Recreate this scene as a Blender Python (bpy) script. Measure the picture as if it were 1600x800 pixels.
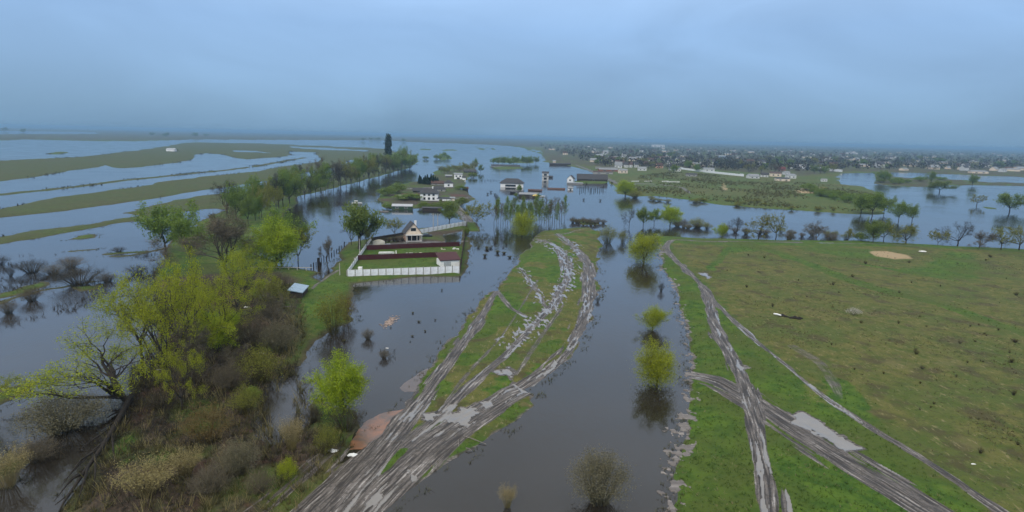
import bpy, math, random
import numpy as np
from mathutils import Vector, Matrix

for _o in list(bpy.data.objects):
    bpy.data.objects.remove(_o)
SC = bpy.context.scene
COL = SC.collection

# ------------------------------------------------------------------ camera
H = 40.0            # drone height over the flood water, metres
F = 953.0           # focal length in photo pixels (1600 wide)
PITCH = math.atan((400 - 213.5) / F)
ROLL = math.atan(37.0 / 1600)
_F = np.array([0, math.cos(PITCH), -math.sin(PITCH)])
_R0 = np.array([1.0, 0, 0])
_U0 = np.array([0, math.sin(PITCH), math.cos(PITCH)])
_R = math.cos(ROLL) * _R0 + math.sin(ROLL) * _U0
_U = math.cos(ROLL) * _U0 - math.sin(ROLL) * _R0
cam_d = bpy.data.cameras.new('drone_camera')
cam = bpy.data.objects.new('drone_camera', cam_d)
COL.objects.link(cam)
m = Matrix.Identity(4)
for i in range(3):
    m[i][0], m[i][1], m[i][2] = _R[i], _U[i], -_F[i]
m[2][3] = H
cam.matrix_world = m
cam_d.sensor_width = 36
cam_d.lens = 36 * F / 1600
cam_d.clip_start = 0.5
cam_d.clip_end = 60000
SC.camera = cam

# ------------------------------------------------------------------ sky, sun, exposure
SUN_EL, SUN_AZ = math.radians(38), math.radians(205)     # veiled sun, behind the camera
SC.view_settings.view_transform = 'Standard'
SC.view_settings.look = 'None'
SC.view_settings.exposure = 0.25
SC.view_settings.gamma = 1
SC.cycles.max_bounces = 6
SC.cycles.diffuse_bounces = 2
SC.cycles.glossy_bounces = 3
SC.cycles.transmission_bounces = 2
SC.cycles.volume_bounces = 0
SC.cycles.caustics_reflective = False
SC.cycles.caustics_refractive = False
SC.cycles.use_denoising = True
SC.cycles.denoiser = 'OPENIMAGEDENOISE'
SC.cycles.denoising_prefilter = 'ACCURATE'
SC.cycles.denoising_input_passes = 'RGB_ALBEDO_NORMAL'
W = bpy.data.worlds.new('World')
SC.world = W
W.use_nodes = True
nt = W.node_tree
nt.nodes.clear()
wo = nt.nodes.new('ShaderNodeOutputWorld')
bg = nt.nodes.new('ShaderNodeBackground')
bg.inputs['Strength'].default_value = 0.1
sky = nt.nodes.new('ShaderNodeTexSky')
sky.sky_type = 'NISHITA'
sky.sun_disc = False
sky.sun_elevation = SUN_EL
sky.sun_rotation = SUN_AZ
sky.dust_density = 4
tc = nt.nodes.new('ShaderNodeTexCoord')
sep = nt.nodes.new('ShaderNodeSeparateXYZ')
nt.links.new(tc.outputs['Generated'], sep.inputs[0])
# overcast layer: cloud noise shifts the height that the ramp is read at
mp = nt.nodes.new('ShaderNodeMapping')
mp.inputs['Scale'].default_value = (2.0, 2.0, 6.0)
nt.links.new(tc.outputs['Generated'], mp.inputs[0])
cn = nt.nodes.new('ShaderNodeTexNoise')
cn.inputs['Scale'].default_value = 1.3
cn.inputs['Detail'].default_value = 7
cn.inputs['Roughness'].default_value = 0.5
cn.inputs['Distortion'].default_value = 0.6
nt.links.new(mp.outputs[0], cn.inputs[0])
ramp = nt.nodes.new('ShaderNodeValToRGB')
nt.links.new(sep.outputs[2], ramp.inputs[0])
SKY_RAMP = [(0.0, (.165, .282, .418)), (0.035, (.198, .332, .490)), (0.09, (.235, .388, .600)), (0.16, (.268, .436, .695)), (0.23, (.35, .53, .81)),
            (0.42, (.60, .71, .87)), (0.75, (.96, .95, .91)), (1.0, (1.14, 1.12, 1.06))]
els = ramp.color_ramp.elements
while len(els) < len(SKY_RAMP):
    els.new(0.5)
for e, (p, c) in zip(els, SKY_RAMP):
    e.position = p
    e.color = (*c, 1)
cm = nt.nodes.new('ShaderNodeMapRange')
cm.inputs['From Min'].default_value = 0.25
cm.inputs['From Max'].default_value = 0.75
cm.inputs['To Min'].default_value = 8.8
cm.inputs['To Max'].default_value = 11.7
nt.links.new(cn.outputs[0], cm.inputs[0])
sc_ = nt.nodes.new('ShaderNodeVectorMath')
sc_.operation = 'SCALE'
nt.links.new(ramp.outputs[0], sc_.inputs[0])
nt.links.new(cm.outputs[0], sc_.inputs['Scale'])
mx = nt.nodes.new('ShaderNodeMix')
mx.data_type = 'RGBA'
mx.inputs['Factor'].default_value = 0.94
nt.links.new(sky.outputs[0], mx.inputs['A'])
nt.links.new(sc_.outputs[0], mx.inputs['B'])
nt.links.new(mx.outputs['Result'], bg.inputs['Color'])
nt.links.new(bg.outputs[0], wo.inputs[0])

sun_d = bpy.data.lights.new('sun', 'SUN')
sun_d.energy = 1.5
sun_d.angle = math.radians(25)
sun_d.color = (1, .95, .88)
sun = bpy.data.objects.new('sun', sun_d)
COL.objects.link(sun)
_sd = Vector((math.sin(SUN_AZ) * math.cos(SUN_EL), math.cos(SUN_AZ) * math.cos(SUN_EL), math.sin(SUN_EL)))
sun.rotation_euler = _sd.to_track_quat('Z', 'Y').to_euler()
sun.location = (0, 0, 300)

# ------------------------------------------------------------------ photo pixel -> point on the ground
def ray(u, v):
    u = np.asarray(u, float); v = np.asarray(v, float)
    a = (u - 800) / F
    b = -(v - 400) / F
    return _F + a[..., None] * _R + b[..., None] * _U

def P(u, v, z=0.0):
    d = ray(u, v)
    t = (z - H) / d[..., 2]
    p = d * t[..., None]
    p[..., 2] = z
    return p

def pt(u, v, z=0.0):
    q = P(u, v, z)
    return Vector((float(q[0]), float(q[1]), z))

def mpp(u, v):
    """metres per photo pixel at the ground point seen at (u, v)"""
    d = ray(u, v)
    return float(-H / d[2] / F)

def yh(u):
    return 400 - F * math.tan(PITCH) / math.cos(ROLL) + (np.asarray(u, float) - 800) * math.tan(ROLL)

# ------------------------------------------------------------------ numpy noise
def _lattice(ix, iy, seed):
    n = (ix.astype(np.int64) * 374761393 + iy.astype(np.int64) * 668265263 + seed * 974634777) & 0xffffffff
    n = ((n ^ (n >> 13)) * 1274126177) & 0xffffffff
    n = ((n ^ (n >> 16)) * 2246822519) & 0xffffffff
    return ((n ^ (n >> 15)) & 0xffff) / 65535.0

def vnoise(x, y, seed=0):
    ix = np.floor(x); iy = np.floor(y)
    fx = x - ix; fy = y - iy
    fx = fx * fx * (3 - 2 * fx); fy = fy * fy * (3 - 2 * fy)
    a = _lattice(ix, iy, seed); b = _lattice(ix + 1, iy, seed)
    c = _lattice(ix, iy + 1, seed); d = _lattice(ix + 1, iy + 1, seed)
    return (a * (1 - fx) + b * fx) * (1 - fy) + (c * (1 - fx) + d * fx) * fy

def fbm(x, y, seed=0, octv=4):
    s = 0; amp = 1; tot = 0
    for k in range(octv):
        s = s + amp * vnoise(x, y, seed + 17 * k); tot += amp
        amp *= 0.5; x = x * 2.03 + 11.3; y = y * 2.03 + 7.7
    return s / tot

def smooth(x, a, b):
    t = np.clip((x - a) / (b - a), 0, 1)
    return t * t * (3 - 2 * t)

# ------------------------------------------------------------------ object helpers
def tag(o, label=None, cat=None, group=None, kind=None):
    if label: o['label'] = label
    if cat: o['category'] = cat
    if group: o['group'] = group
    if kind: o['kind'] = kind
    return o

def empty(name, loc=(0, 0, 0), rz=0.0, label=None, cat=None, group=None):
    o = bpy.data.objects.new(name, None)
    o.empty_display_size = 0.3
    COL.objects.link(o)
    o.location = loc
    o.rotation_euler = (0, 0, rz)
    return tag(o, label, cat, group)

def link(name, mesh, parent=None):
    o = bpy.data.objects.new(name, mesh)
    COL.objects.link(o)
    if parent is not None:
        o.parent = parent
    return o

class MB:
    """collects simple shapes into ONE mesh"""
    def __init__(s):
        s.v = []; s.f = []
    def add(s, vs, fs):
        n = len(s.v)
        s.v += [tuple(map(float, p)) for p in vs]
        s.f += [tuple(n + i for i in f) for f in fs]
        return s
    def box(s, cx, cy, z0, sx, sy, sz, rz=0.0):
        c, q = math.cos(rz), math.sin(rz)
        vs = []
        for dz in (0, sz):
            for dx, dy in ((-sx / 2, -sy / 2), (sx / 2, -sy / 2), (sx / 2, sy / 2), (-sx / 2, sy / 2)):
                vs.append((cx + dx * c - dy * q, cy + dx * q + dy * c, z0 + dz))
        return s.add(vs, [(0, 3, 2, 1), (4, 5, 6, 7), (0, 1, 5, 4), (1, 2, 6, 5), (2, 3, 7, 6), (3, 0, 4, 7)])
    def tube(s, pts, rad, sides=6, cap=True):
        pts = [Vector(p) for p in pts]
        if not hasattr(rad, '__len__'): rad = [rad] * len(pts)
        n0 = len(s.v); ref = None
        for i, p in enumerate(pts):
            d = (pts[min(i + 1, len(pts) - 1)] - pts[max(i - 1, 0)])
            if d.length < 1e-9: d = Vector((0, 0, 1))
            d.normalize()
            if ref is None:
                ref = d.orthogonal().normalized()
            ref = (ref - d * ref.dot(d))
            ref = ref.normalized() if ref.length > 1e-6 else d.orthogonal().normalized()
            b = d.cross(ref)
            for k in range(sides):
                a = 2 * math.pi * k / sides
                q = p + (ref * math.cos(a) + b * math.sin(a)) * rad[i]
                s.v.append((q.x, q.y, q.z))
        for i in range(len(pts) - 1):
            for k in range(sides):
                a = n0 + i * sides + k; b_ = n0 + i * sides + (k + 1) % sides
                s.f.append((a, b_, b_ + sides, a + sides))
        if cap:
            s.f.append(tuple(n0 + k for k in reversed(range(sides))))
            e = n0 + (len(pts) - 1) * sides
            s.f.append(tuple(e + k for k in range(sides)))
        return s
    def gable(s, sx, sy, z0, h, over=0.3, th=0.18):
        """pitched roof as two slabs, ridge along x, eaves at z0"""
        hw = sy / 2; L = sx / 2 + over
        sl = h / hw
        ey = hw + over; ez = z0 - over * sl
        for sgn in (-1, 1):
            vs = [(-L, sgn * ey, ez), (L, sgn * ey, ez), (L, 0, z0 + h), (-L, 0, z0 + h),
                  (-L, sgn * ey, ez + th), (L, sgn * ey, ez + th), (L, 0, z0 + h + th), (-L, 0, z0 + h + th)]
            fs = [(0, 1, 2, 3), (7, 6, 5, 4), (0, 4, 5, 1), (1, 5, 6, 2), (2, 6, 7, 3), (3, 7, 4, 0)]
            s.add(vs, fs if sgn > 0 else [tuple(reversed(f)) for f in fs])
        return s
    def hip(s, sx, sy, z0, h, over=0.4, ridge=None):
        L = sx / 2 + over; w = sy / 2 + over
        r = max(0.05, (sx - sy) / 2) if ridge is None else ridge / 2
        vs = [(-L, -w, z0), (L, -w, z0), (L, w, z0), (-L, w, z0), (-L, -w, z0 + .15), (L, -w, z0 + .15), (L, w, z0 + .15), (-L, w, z0 + .15), (-r, 0, z0 + h), (r, 0, z0 + h)]
        return s.add(vs, [(0, 3, 2, 1), (0, 1, 5, 4), (1, 2, 6, 5), (2, 3, 7, 6), (3, 0, 4, 7), (4, 5, 9, 8), (5, 6, 9), (6, 7, 8, 9), (7, 4, 8)])
    def gwall(s, sx, sy, h, gh, z0=-0.6):
        """walls with gable ends (ridge along x)"""
        X, Y = sx / 2, sy / 2
        vs = [(-X, -Y, z0), (X, -Y, z0), (X, Y, z0), (-X, Y, z0), (-X, -Y, h), (X, -Y, h), (X, Y, h), (-X, Y, h), (-X, 0, h + gh), (X, 0, h + gh)]
        return s.add(vs, [(0, 3, 2, 1), (0, 1, 5, 4), (2, 3, 7, 6), (1, 2, 6, 9, 5), (3, 0, 4, 8, 7), (4, 5, 9, 8), (6, 7, 8, 9)])
    def mesh(s, name, mat=None, smooth_=False):
        me = bpy.data.meshes.new(name)
        me.from_pydata(s.v, [], s.f)
        if mat: me.materials.append(mat)
        if smooth_:
            me.polygons.foreach_set('use_smooth', [True] * len(me.polygons))
        me.update()
        return me
    def build(s, name, mat=None, parent=None, smooth_=False):
        return link(name, s.mesh(name, mat, smooth_), parent)

def np_mesh(name, verts, quads, mat=None, smooth_=False):
    """fast mesh from arrays: verts (n,3), quads (m,k)"""
    me = bpy.data.meshes.new(name)
    verts = np.ascontiguousarray(verts, np.float32)
    quads = np.ascontiguousarray(quads, np.int32)
    k = quads.shape[1]
    me.vertices.add(len(verts)); me.vertices.foreach_set('co', verts.ravel())
    me.loops.add(quads.size); me.loops.foreach_set('vertex_index', quads.ravel())
    me.polygons.add(len(quads))
    me.polygons.foreach_set('loop_start', np.arange(0, quads.size, k, dtype=np.int32))
    if smooth_:
        me.polygons.foreach_set('use_smooth', np.ones(len(quads), bool))
    if mat: me.materials.append(mat)
    me.update(calc_edges=True)
    me.validate()
    return me

# ------------------------------------------------------------------ material helper
class NT:
    def __init__(s, name):
        s.m = bpy.data.materials.new(name)
        s.m.use_nodes = True
        s.t = s.m.node_tree
        s.b = s.t.nodes['Principled BSDF']
        s.out = s.t.nodes['Material Output']
    def n(s, typ, **kw):
        nd = s.t.nodes.new(typ)
        for k, v in kw.items():
            if k in nd.bl_rna.properties: setattr(nd, k, v)
        return nd
    def l(s, a, b):
        s.t.links.new(a, b)
    def noise(s, vec, scale, detail=3, rough=.55, dist=0.0):
        nd = s.n('ShaderNodeTexNoise')
        nd.inputs['Scale'].default_value = scale
        nd.inputs['Detail'].default_value = detail
        nd.inputs['Roughness'].default_value = rough
        nd.inputs['Distortion'].default_value = dist
        if vec is not None: s.l(vec, nd.inputs['Vector'])
        return nd.outputs[0]
    def rng(s, val, a, b, c=0.0, d=1.0):
        nd = s.n('ShaderNodeMapRange')
        nd.interpolation_type = 'SMOOTHSTEP'
        s.l(val, nd.inputs['Value'])
        for k, v in zip(('From Min', 'From Max', 'To Min', 'To Max'), (a, b, c, d)):
            nd.inputs[k].default_value = v
        return nd.outputs[0]
    def mix(s, fac, a, b, blend='MIX'):
        nd = s.n('ShaderNodeMix')
        nd.data_type = 'RGBA'
        nd.blend_type = blend
        for val, sock in ((fac, nd.inputs['Factor']), (a, nd.inputs['A']), (b, nd.inputs['B'])):
            if hasattr(val, 'links'): s.l(val, sock)
            elif hasattr(val, '__len__'): sock.default_value = (*val[:3], 1)
            else: sock.default_value = val
        return nd.outputs['Result']
    def math(s, op, a, b=None):
        nd = s.n('ShaderNodeMath')
        nd.operation = op
        for i, val in enumerate((a, b)):
            if val is None: continue
            if hasattr(val, 'links'): s.l(val, nd.inputs[i])
            else: nd.inputs[i].default_value = val
        return nd.outputs[0]
    def bump(s, h, strength, dist):
        nd = s.n('ShaderNodeBump')
        nd.inputs['Strength'].default_value = strength
        nd.inputs['Distance'].default_value = dist
        s.l(h, nd.inputs['Height'])
        s.l(nd.outputs[0], s.b.inputs['Normal'])

def plain(name, col, col2=None, rough=.8, scale=3.0, metal=0.0, spec=.3, stretch=(1, 1, 1), bump=0.0):
    """weathered surface: two tones mottled by noise in object space"""
    t = NT(name)
    col2 = col2 or tuple(c * .72 for c in col)
    tcn = t.n('ShaderNodeTexCoord')
    mpn = t.n('ShaderNodeMapping')
    mpn.inputs['Scale'].default_value = stretch
    t.l(tcn.outputs['Object'], mpn.inputs[0])
    nz = t.noise(mpn.outputs[0], scale, 5, .6)
    f = t.rng(nz, .3, .7)
    t.l(t.mix(f, col, col2), t.b.inputs['Base Color'])
    t.b.inputs['Roughness'].default_value = rough
    t.b.inputs['Metallic'].default_value = metal
    t.b.inputs['Specular IOR Level'].default_value = spec
    if bump: t.bump(nz, .6, bump)
    return t.m

def leafmat(name, c1, c2, c3=None, trans=.35):
    """foliage: tone varies per leaf and per plant, light shines through"""
    t = NT(name)
    geo = t.n('ShaderNodeNewGeometry')
    oi = t.n('ShaderNodeObjectInfo')
    tcn = t.n('ShaderNodeTexCoord')
    nz = t.noise(tcn.outputs['Object'], .45, 2)
    f = t.math('ADD', t.math('MULTIPLY', geo.outputs['Random Per Island'], .6), t.math('MULTIPLY', t.rng(nz, .3, .7), .4))
    c = t.mix(f, c1, c2)
    if c3:
        c = t.mix(t.rng(oi.outputs['Random'], .2, 1.0, 0, .7), c, c3)
    t.l(c, t.b.inputs['Base Color'])
    t.b.inputs['Roughness'].default_value = .7
    t.b.inputs['Specular IOR Level'].default_value = .15
    if trans:
        tr = t.n('ShaderNodeBsdfTranslucent')
        t.l(c, tr.inputs['Color'])
        ms = t.n('ShaderNodeMixShader')
        ms.inputs[0].default_value = trans
        t.l(t.b.outputs[0], ms.inputs[1]); t.l(tr.outputs[0], ms.inputs[2])
        t.l(ms.outputs[0], t.out.inputs['Surface'])
    return t.m
# ------------------------------------------------------------------ terrain: outlines read off the photo, laid on the ground
FARLAND = [(-300, 193), (400, 208), (800, 217), (1300, 228.5), (1900, 242), (1900, 288), (1600, 277), (1500, 273), (1450, 271), (1395, 269), (1368, 270), (1313, 271), (1309, 277),
           (1312, 288), (1345, 291), (1377, 303), (1389, 322), (1380, 335), (1340, 335), (1300, 332), (1200, 326), (1125, 320), (1075, 312), (1025, 306), (985, 307), (962, 302), (962, 292),
           (947, 281), (920, 267), (895, 260), (852, 253), (845, 236), (800, 228.5), (760, 226), (700, 224), (640, 222), (605, 219.5), (400, 218.5), (300, 218), (280, 219), (200, 221), (100, 219.5),
           (35, 218), (0, 220), (-300, 216), (-300, 204), (0, 209.5), (150, 209), (150, 206.5), (0, 204.5), (-300, 199)]
MEADOW = [(-300, 264), (0, 251), (60, 248), (120, 246), (180, 239), (230, 233), (285, 224), (300, 222.5), (400, 224), (455, 226), (530, 229), (600, 232), (612, 236), (640, 243), (656, 252), (640, 262),
          (600, 273), (537, 290), (467, 307), (420, 325), (380, 330), (330, 326), (280, 331), (225, 343), (200, 347), (100, 365), (0, 381), (-300, 428)]
BELT = [(250, 398), (275, 372), (330, 336), (380, 318), (467, 303), (460, 320), (435, 345), (405, 372), (408, 402), (440, 416), (490, 424), (470, 470), (300, 470)]
BANK = [(235, 430), (262, 395), (330, 390), (400, 418), (480, 424), (505, 425), (530, 395), (548, 378), (575, 374), (640, 360), (690, 352), (731, 352), (735, 380), (731, 420), (722, 431), (640, 434), (553, 443),
        (550, 500), (520, 515), (495, 530), (476, 560), (458, 590), (468, 615), (500, 628), (555, 640), (565, 668), (545, 703), (520, 740), (470, 790), (460, 1000), (40, 1000), (95, 800), (140, 740), (172, 690), (200, 640),
        (212, 600), (245, 560), (270, 520), (262, 470)]
SPIT = [(838, 366), (828, 385), (815, 395), (808, 410), (797, 425), (783, 443), (775, 455), (752, 462), (745, 480), (730, 500), (712, 522), (690, 550), (668, 580), (648, 612), (628, 641), (595, 680), (560, 706),
        (511, 742), (470, 770), (430, 800), (400, 1000), (480, 1000), (580, 812), (616, 782), (655, 752), (700, 722), (745, 695), (805, 662), (832, 635), (833, 617), (822, 606), (838, 603), (859, 585), (884, 558), (912, 525),
        (930, 480), (936, 455), (932, 430), (937, 395), (937, 362), (922, 355), (900, 356.5), (845, 361)]
FIELD = [(1025, 369), (1100, 372), (1200, 374.5), (1350, 376), (1435, 381), (1600, 390), (1900, 410), (1900, 1000), (1050, 1000), (1055, 800), (1063, 717), (1072, 672), (1076, 630), (1075, 600), (1082, 594), (1081, 558),
         (1072, 519), (1064, 485), (1060, 460), (1050, 440), (1036, 415), (1032, 390)]
HAMLET = [(592, 303), (600, 295), (622, 290), (642, 284), (680, 282), (676, 272), (690, 263), (720, 258), (746, 258), (743, 268), (728, 282), (722, 296), (740, 307), (745, 311), (724, 319), (704, 326), (660, 325), (622, 328),
          (600, 326), (596, 318)]
ISLETS = [
    [(1366, 287), (1368, 270), (1378, 264), (1392, 268), (1397, 277), (1450, 279), (1500, 281), (1547, 285), (1600, 286), (1900, 297), (1900, 304), (1600, 290.5), (1547, 289.5), (1487, 289.5), (1450, 292), (1400, 291)],
    [(768, 262), (800, 258.5), (815, 261), (818, 263.5), (780, 265)], [(772, 254), (800, 246), (835, 252), (832, 255), (800, 255)],
    [(681, 246), (690, 239), (702, 245), (706, 248), (690, 250.5)], [(655, 232), (672, 233), (674, 235), (655, 234.5)], [(690, 234), (708, 233), (713, 235.5), (694, 236)],
    [(110, 374), (118, 369), (152, 365), (155, 371), (130, 374.5)], [(76, 239.5), (95, 237), (109, 238), (95, 241.5), (82, 241)],
    [(890, 343), (920, 344), (936, 351), (905, 351)], [(1150, 315), (1150, 315), (1151, 315.5)], [(0, 458), (60, 440), (75, 445), (40, 458), (-20, 472)],
    [(895, 283), (950, 281), (948, 287), (900, 287)], [(-60, 640), (-10, 610), (60, 596), (30, 618), (-40, 650)], [(1540, 323), (1558, 325), (1556, 327), (1541, 325.5)],
    [(118, 448), (150, 446), (160, 441), (155, 452), (122, 456)], [(160, 397), (230, 392), (232, 394.5), (165, 400)], [(-10, 740), (20, 700), (45, 720), (10, 760)]]
CUTS = [  # water lying inside the outlines above
    [(-300, 302), (0, 283), (60, 276), (110, 267), (155, 261), (162, 258), (185, 263), (220, 261), (260, 256), (295, 251), (306, 246), (302, 242), (325, 239.5), (345, 241), (370, 247), (385, 249), (410, 247), (430, 246),
     (450, 244), (455, 236.5), (490, 238), (503, 248), (495, 253), (470, 257), (440, 260), (400, 268), (360, 272), (320, 276), (245, 285), (237, 288), (200, 294), (150, 300), (60, 313), (0, 326), (-300, 362)],
    [(-300, 378), (0, 340), (100, 330), (200, 316), (300, 300), (400, 285), (430, 278), (500, 265), (530, 262), (545, 250), (560, 250), (566, 258), (550, 268), (520, 272), (480, 280), (440, 290), (400, 297), (350, 302),
     (300, 308), (250, 318), (200, 331), (160, 347), (110, 354), (50, 360), (0, 370), (-300, 412)],
    [(392, 655), (412, 606), (448, 574), (474, 572), (490, 618), (492, 655), (462, 678), (424, 698), (396, 682)],
    [(690, 366), (723, 360), (721, 381), (700, 384)], [(262, 235), (274, 234.5), (274, 237), (262, 237)], [(455, 229), (520, 231.5), (580, 235.5), (575, 236.5), (500, 233.5), (455, 231)],
    [(365, 235.5), (400, 236), (420, 239), (370, 237)], [(490, 432), (500, 424), (528, 396), (536, 399), (515, 428), (500, 440)], [(150, 337), (200, 333), (212, 338), (150, 347)],
    [(1490, 275), (1600, 280), (1900, 291), (1900, 294), (1600, 283), (1490, 278)]]
LINES_LAND = [  # (points, half width in m)
    ([(-300, 338), (0, 304), (100, 294), (200, 281), (300, 271), (350, 266), (400, 259.5), (478, 246)], 4.5),
    ([(706, 320), (722, 334), (736, 348), (740, 360)], 3.0),
    ([(820, 232), (845, 240), (852, 243)], 6), ([(700, 229.5), (745, 231), (755, 234.5)], 8), ([(735, 229), (765, 231), (772, 234)], 7),
    ([(0, 475), (60, 455), (110, 447), (150, 440)], .9), ([(170, 402), (215, 398), (255, 388)], 1.0), ([(120, 392), (145, 390)], 1.0)]
# tracks: points, half width m, strength, puddle threshold
TRACKS = [
    ([(776, 455), (748, 500), (697, 575), (645, 645), (580, 722), (500, 805), (420, 880)], (1.1, 1.5, 1.7, 2.4, 4.2, 5, 5), 1.0, .36),
    ([(872, 368), (905, 395), (920, 420), (921, 470), (898, 535), (856, 583), (806, 615), (745, 655), (680, 702), (600, 775), (540, 840)], (1.6, 2.2, 2.4, 2.2, 1.7, 1.7, 2.2, 3.0, 3.4, 4, 5), 1.0, .38),
    ([(838, 374), (865, 385), (880, 400), (886, 430), (878, 452), (858, 485), (828, 515), (786, 560), (740, 602), (690, 655), (640, 700)], (1.4, 2.0, 2.2, 1.8, 1.4, 1.2, 1.0, 1.0, 1.0, 1.2, 1.4), .7, .44),
    ([(812, 420), (835, 450), (851, 482)], (.9, .8, .7), .55, .50), ([(775, 454), (797, 482), (822, 498)], (.9, .8, .8), .55, .48), ([(806, 590), (835, 545), (880, 480)], (.6, .6, .6), .5, .2),
    ([(684, 650), (730, 590), (790, 520), (840, 440)], (.5, .5, .5), .5, .3), ([(1150, 379), (1100, 379), (1060, 376.5), (1047, 379), (1041, 387), (1048, 400), (1068, 420), (1090, 442), (1106, 465), (1114, 480)], (.9, 1, 1.2, 1.3, 1.4, 1.5, 1.5, 1.5, 1.5, 1.5), .8, .25),
    ([(1106, 470), (1112, 500), (1140, 555), (1160, 610), (1184, 690), (1198, 760), (1206, 860)], (1.2, 1.6, 1.9, 2.2, 1.9, 1.9, 1.9), 1.0, .42),
    ([(1076, 585), (1110, 596), (1160, 622), (1215, 660), (1300, 715), (1390, 770), (1500, 840)], (2.2, 2.6, 3.0, 2.9, 2.9, 2.9, 3), 1.0, .34),
    ([(1110, 468), (1150, 508), (1210, 560), (1275, 615), (1340, 660), (1440, 725), (1560, 805), (1640, 860)], (.5, .6, .6, .7, .75, .75, .8, .8), .75, .42),
    ([(1238, 545), (1275, 568), (1298, 598), (1312, 625)], (.8, .9, .9, .8), .42, 0), ([(1150, 379), (1250, 381), (1350, 382.5), (1430, 386)], (.8, .8, .7, .6), .6, .35),
    ([(832, 370.5), (875, 368), (900, 362), (920, 357)], (1, 1.1, 1, .8), .6, .2), ([(528, 424), (505, 438), (488, 455)], (.9, .8, .6), .6, .1), ([(706, 320), (722, 334), (736, 348)], (2.2, 2.0, 2.0), .9, .35),
    ([(965, 296), (1000, 288), (1060, 293), (1078, 303)], (2.5, 2.5, 2.0, 1.5), .8, 0), ([(1010, 292), (1050, 291)], (3, 3), .6, 0), ([(900, 258), (925, 268), (965, 288)], (3, 3, 3), .8, 0), ([(640, 296), (680, 294), (722, 293)], (4, 5, 3), .8, 0), ([(700, 312), (740, 309)], (4, 3), .8, 0), ([(585, 386), (640, 382), (700, 380), (722, 378)], (3, 3, 4, 3), .7, .3), ([(560, 405), (600, 402), (715, 397)], (1.6, 1, .6), .55, 0)]
GREEN = [  # fresh grass inside the dry field
    [(1025, 367), (1045, 385), (1060, 405), (1100, 450), (1130, 490), (1205, 560), (1290, 630), (1400, 705), (1540, 800), (1700, 1000), (1000, 1000), (1040, 800), (1060, 600)],
    [(1000, 366), (1200, 372), (1440, 378), (1650, 390), (1650, 398), (1430, 387), (1200, 385), (1100, 384), (1045, 380)], [(1462, 405), (1480, 395), (1520, 398), (1530, 425), (1526, 438), (1490, 438), (1400, 425), (1440, 420)],
    [(1240, 390), (1290, 386), (1370, 395), (1395, 406), (1350, 408), (1300, 400)], [(1130, 386), (1180, 384), (1190, 392), (1140, 398)], [(575, 395), (715, 385), (715, 400), (560, 420), (550, 428), (700, 420)],
    [(490, 470), (520, 440), (550, 440), (548, 470), (500, 505), (470, 500)]]
GREENLINES = [([(1200, 392), (1250, 410), (1300, 430), (1350, 447), (1400, 462), (1470, 480), (1540, 505), (1640, 535)], 2.2), ([(1130, 392), (1112, 425)], 1.2), ([(1300, 405), (1400, 425), (1490, 440)], 1.2), ([(1300, 600), (1345, 660), (1420, 740)], 2.0)]
SAND = [[(1362, 396), (1385, 394.5), (1410, 399), (1415, 405), (1395, 406.5), (1370, 403)], [(1245, 299), (1285, 298), (1295, 304), (1250, 303)], [(1298, 305), (1320, 304), (1321, 310), (1300, 309)], [(1250, 294), (1290, 293), (1292, 296), (1250, 297)],
        [(1130, 286), (1134, 293), (1138, 298), (1132, 297)]]
LITTER = [  # dark leaf litter and garden soil
    [(596, 310), (640, 286), (740, 258), (746, 300), (735, 316), (690, 322), (600, 322)], [(575, 380), (640, 366), (725, 358), (722, 386), (580, 392)],
    [(240, 440), (330, 430), (420, 425), (470, 440), (440, 480), (480, 520), (455, 580), (480, 660), (550, 700), (500, 740), (440, 800), (440, 1000), (0, 1000), (200, 600)], [(640, 285), (745, 256), (748, 270), (715, 292), (650, 300)],
    [(845, 226), (1000, 222), (1900, 238), (1900, 290), (1500, 272), (1320, 268), (1250, 276), (1150, 268), (1000, 260), (960, 262), (900, 258), (850, 250)], [(-300, 180), (600, 200), (850, 212), (850, 230), (600, 221), (290, 219), (-300, 217)],
    [(1365, 288), (1372, 264), (1395, 268), (1900, 290), (1900, 305), (1450, 293)]]
PUDDLES = [[(1096, 429), (1108, 430.5), (1113, 434), (1107, 437), (1103, 433)], [(1237, 650), (1252, 647), (1300, 675), (1342, 704), (1318, 712), (1294, 692), (1240, 665)], [(777, 583), (790, 580), (803, 586), (800, 597), (790, 592), (776, 590)], [(671, 650), (680, 647), (688, 652), (683, 660), (672, 657)],
           [(716, 642), (740, 640), (748, 650), (730, 668), (712, 664)], [(700, 652), (714, 652), (720, 664), (706, 664)], [(800, 598), (812, 604), (828, 614), (820, 614), (803, 604)], [(757, 632), (770, 630), (772, 638), (760, 644)],
           [(634, 738), (642, 738), (645, 750), (636, 752)], [(1151, 577), (1162, 577), (1172, 580), (1160, 582)]]

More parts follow.
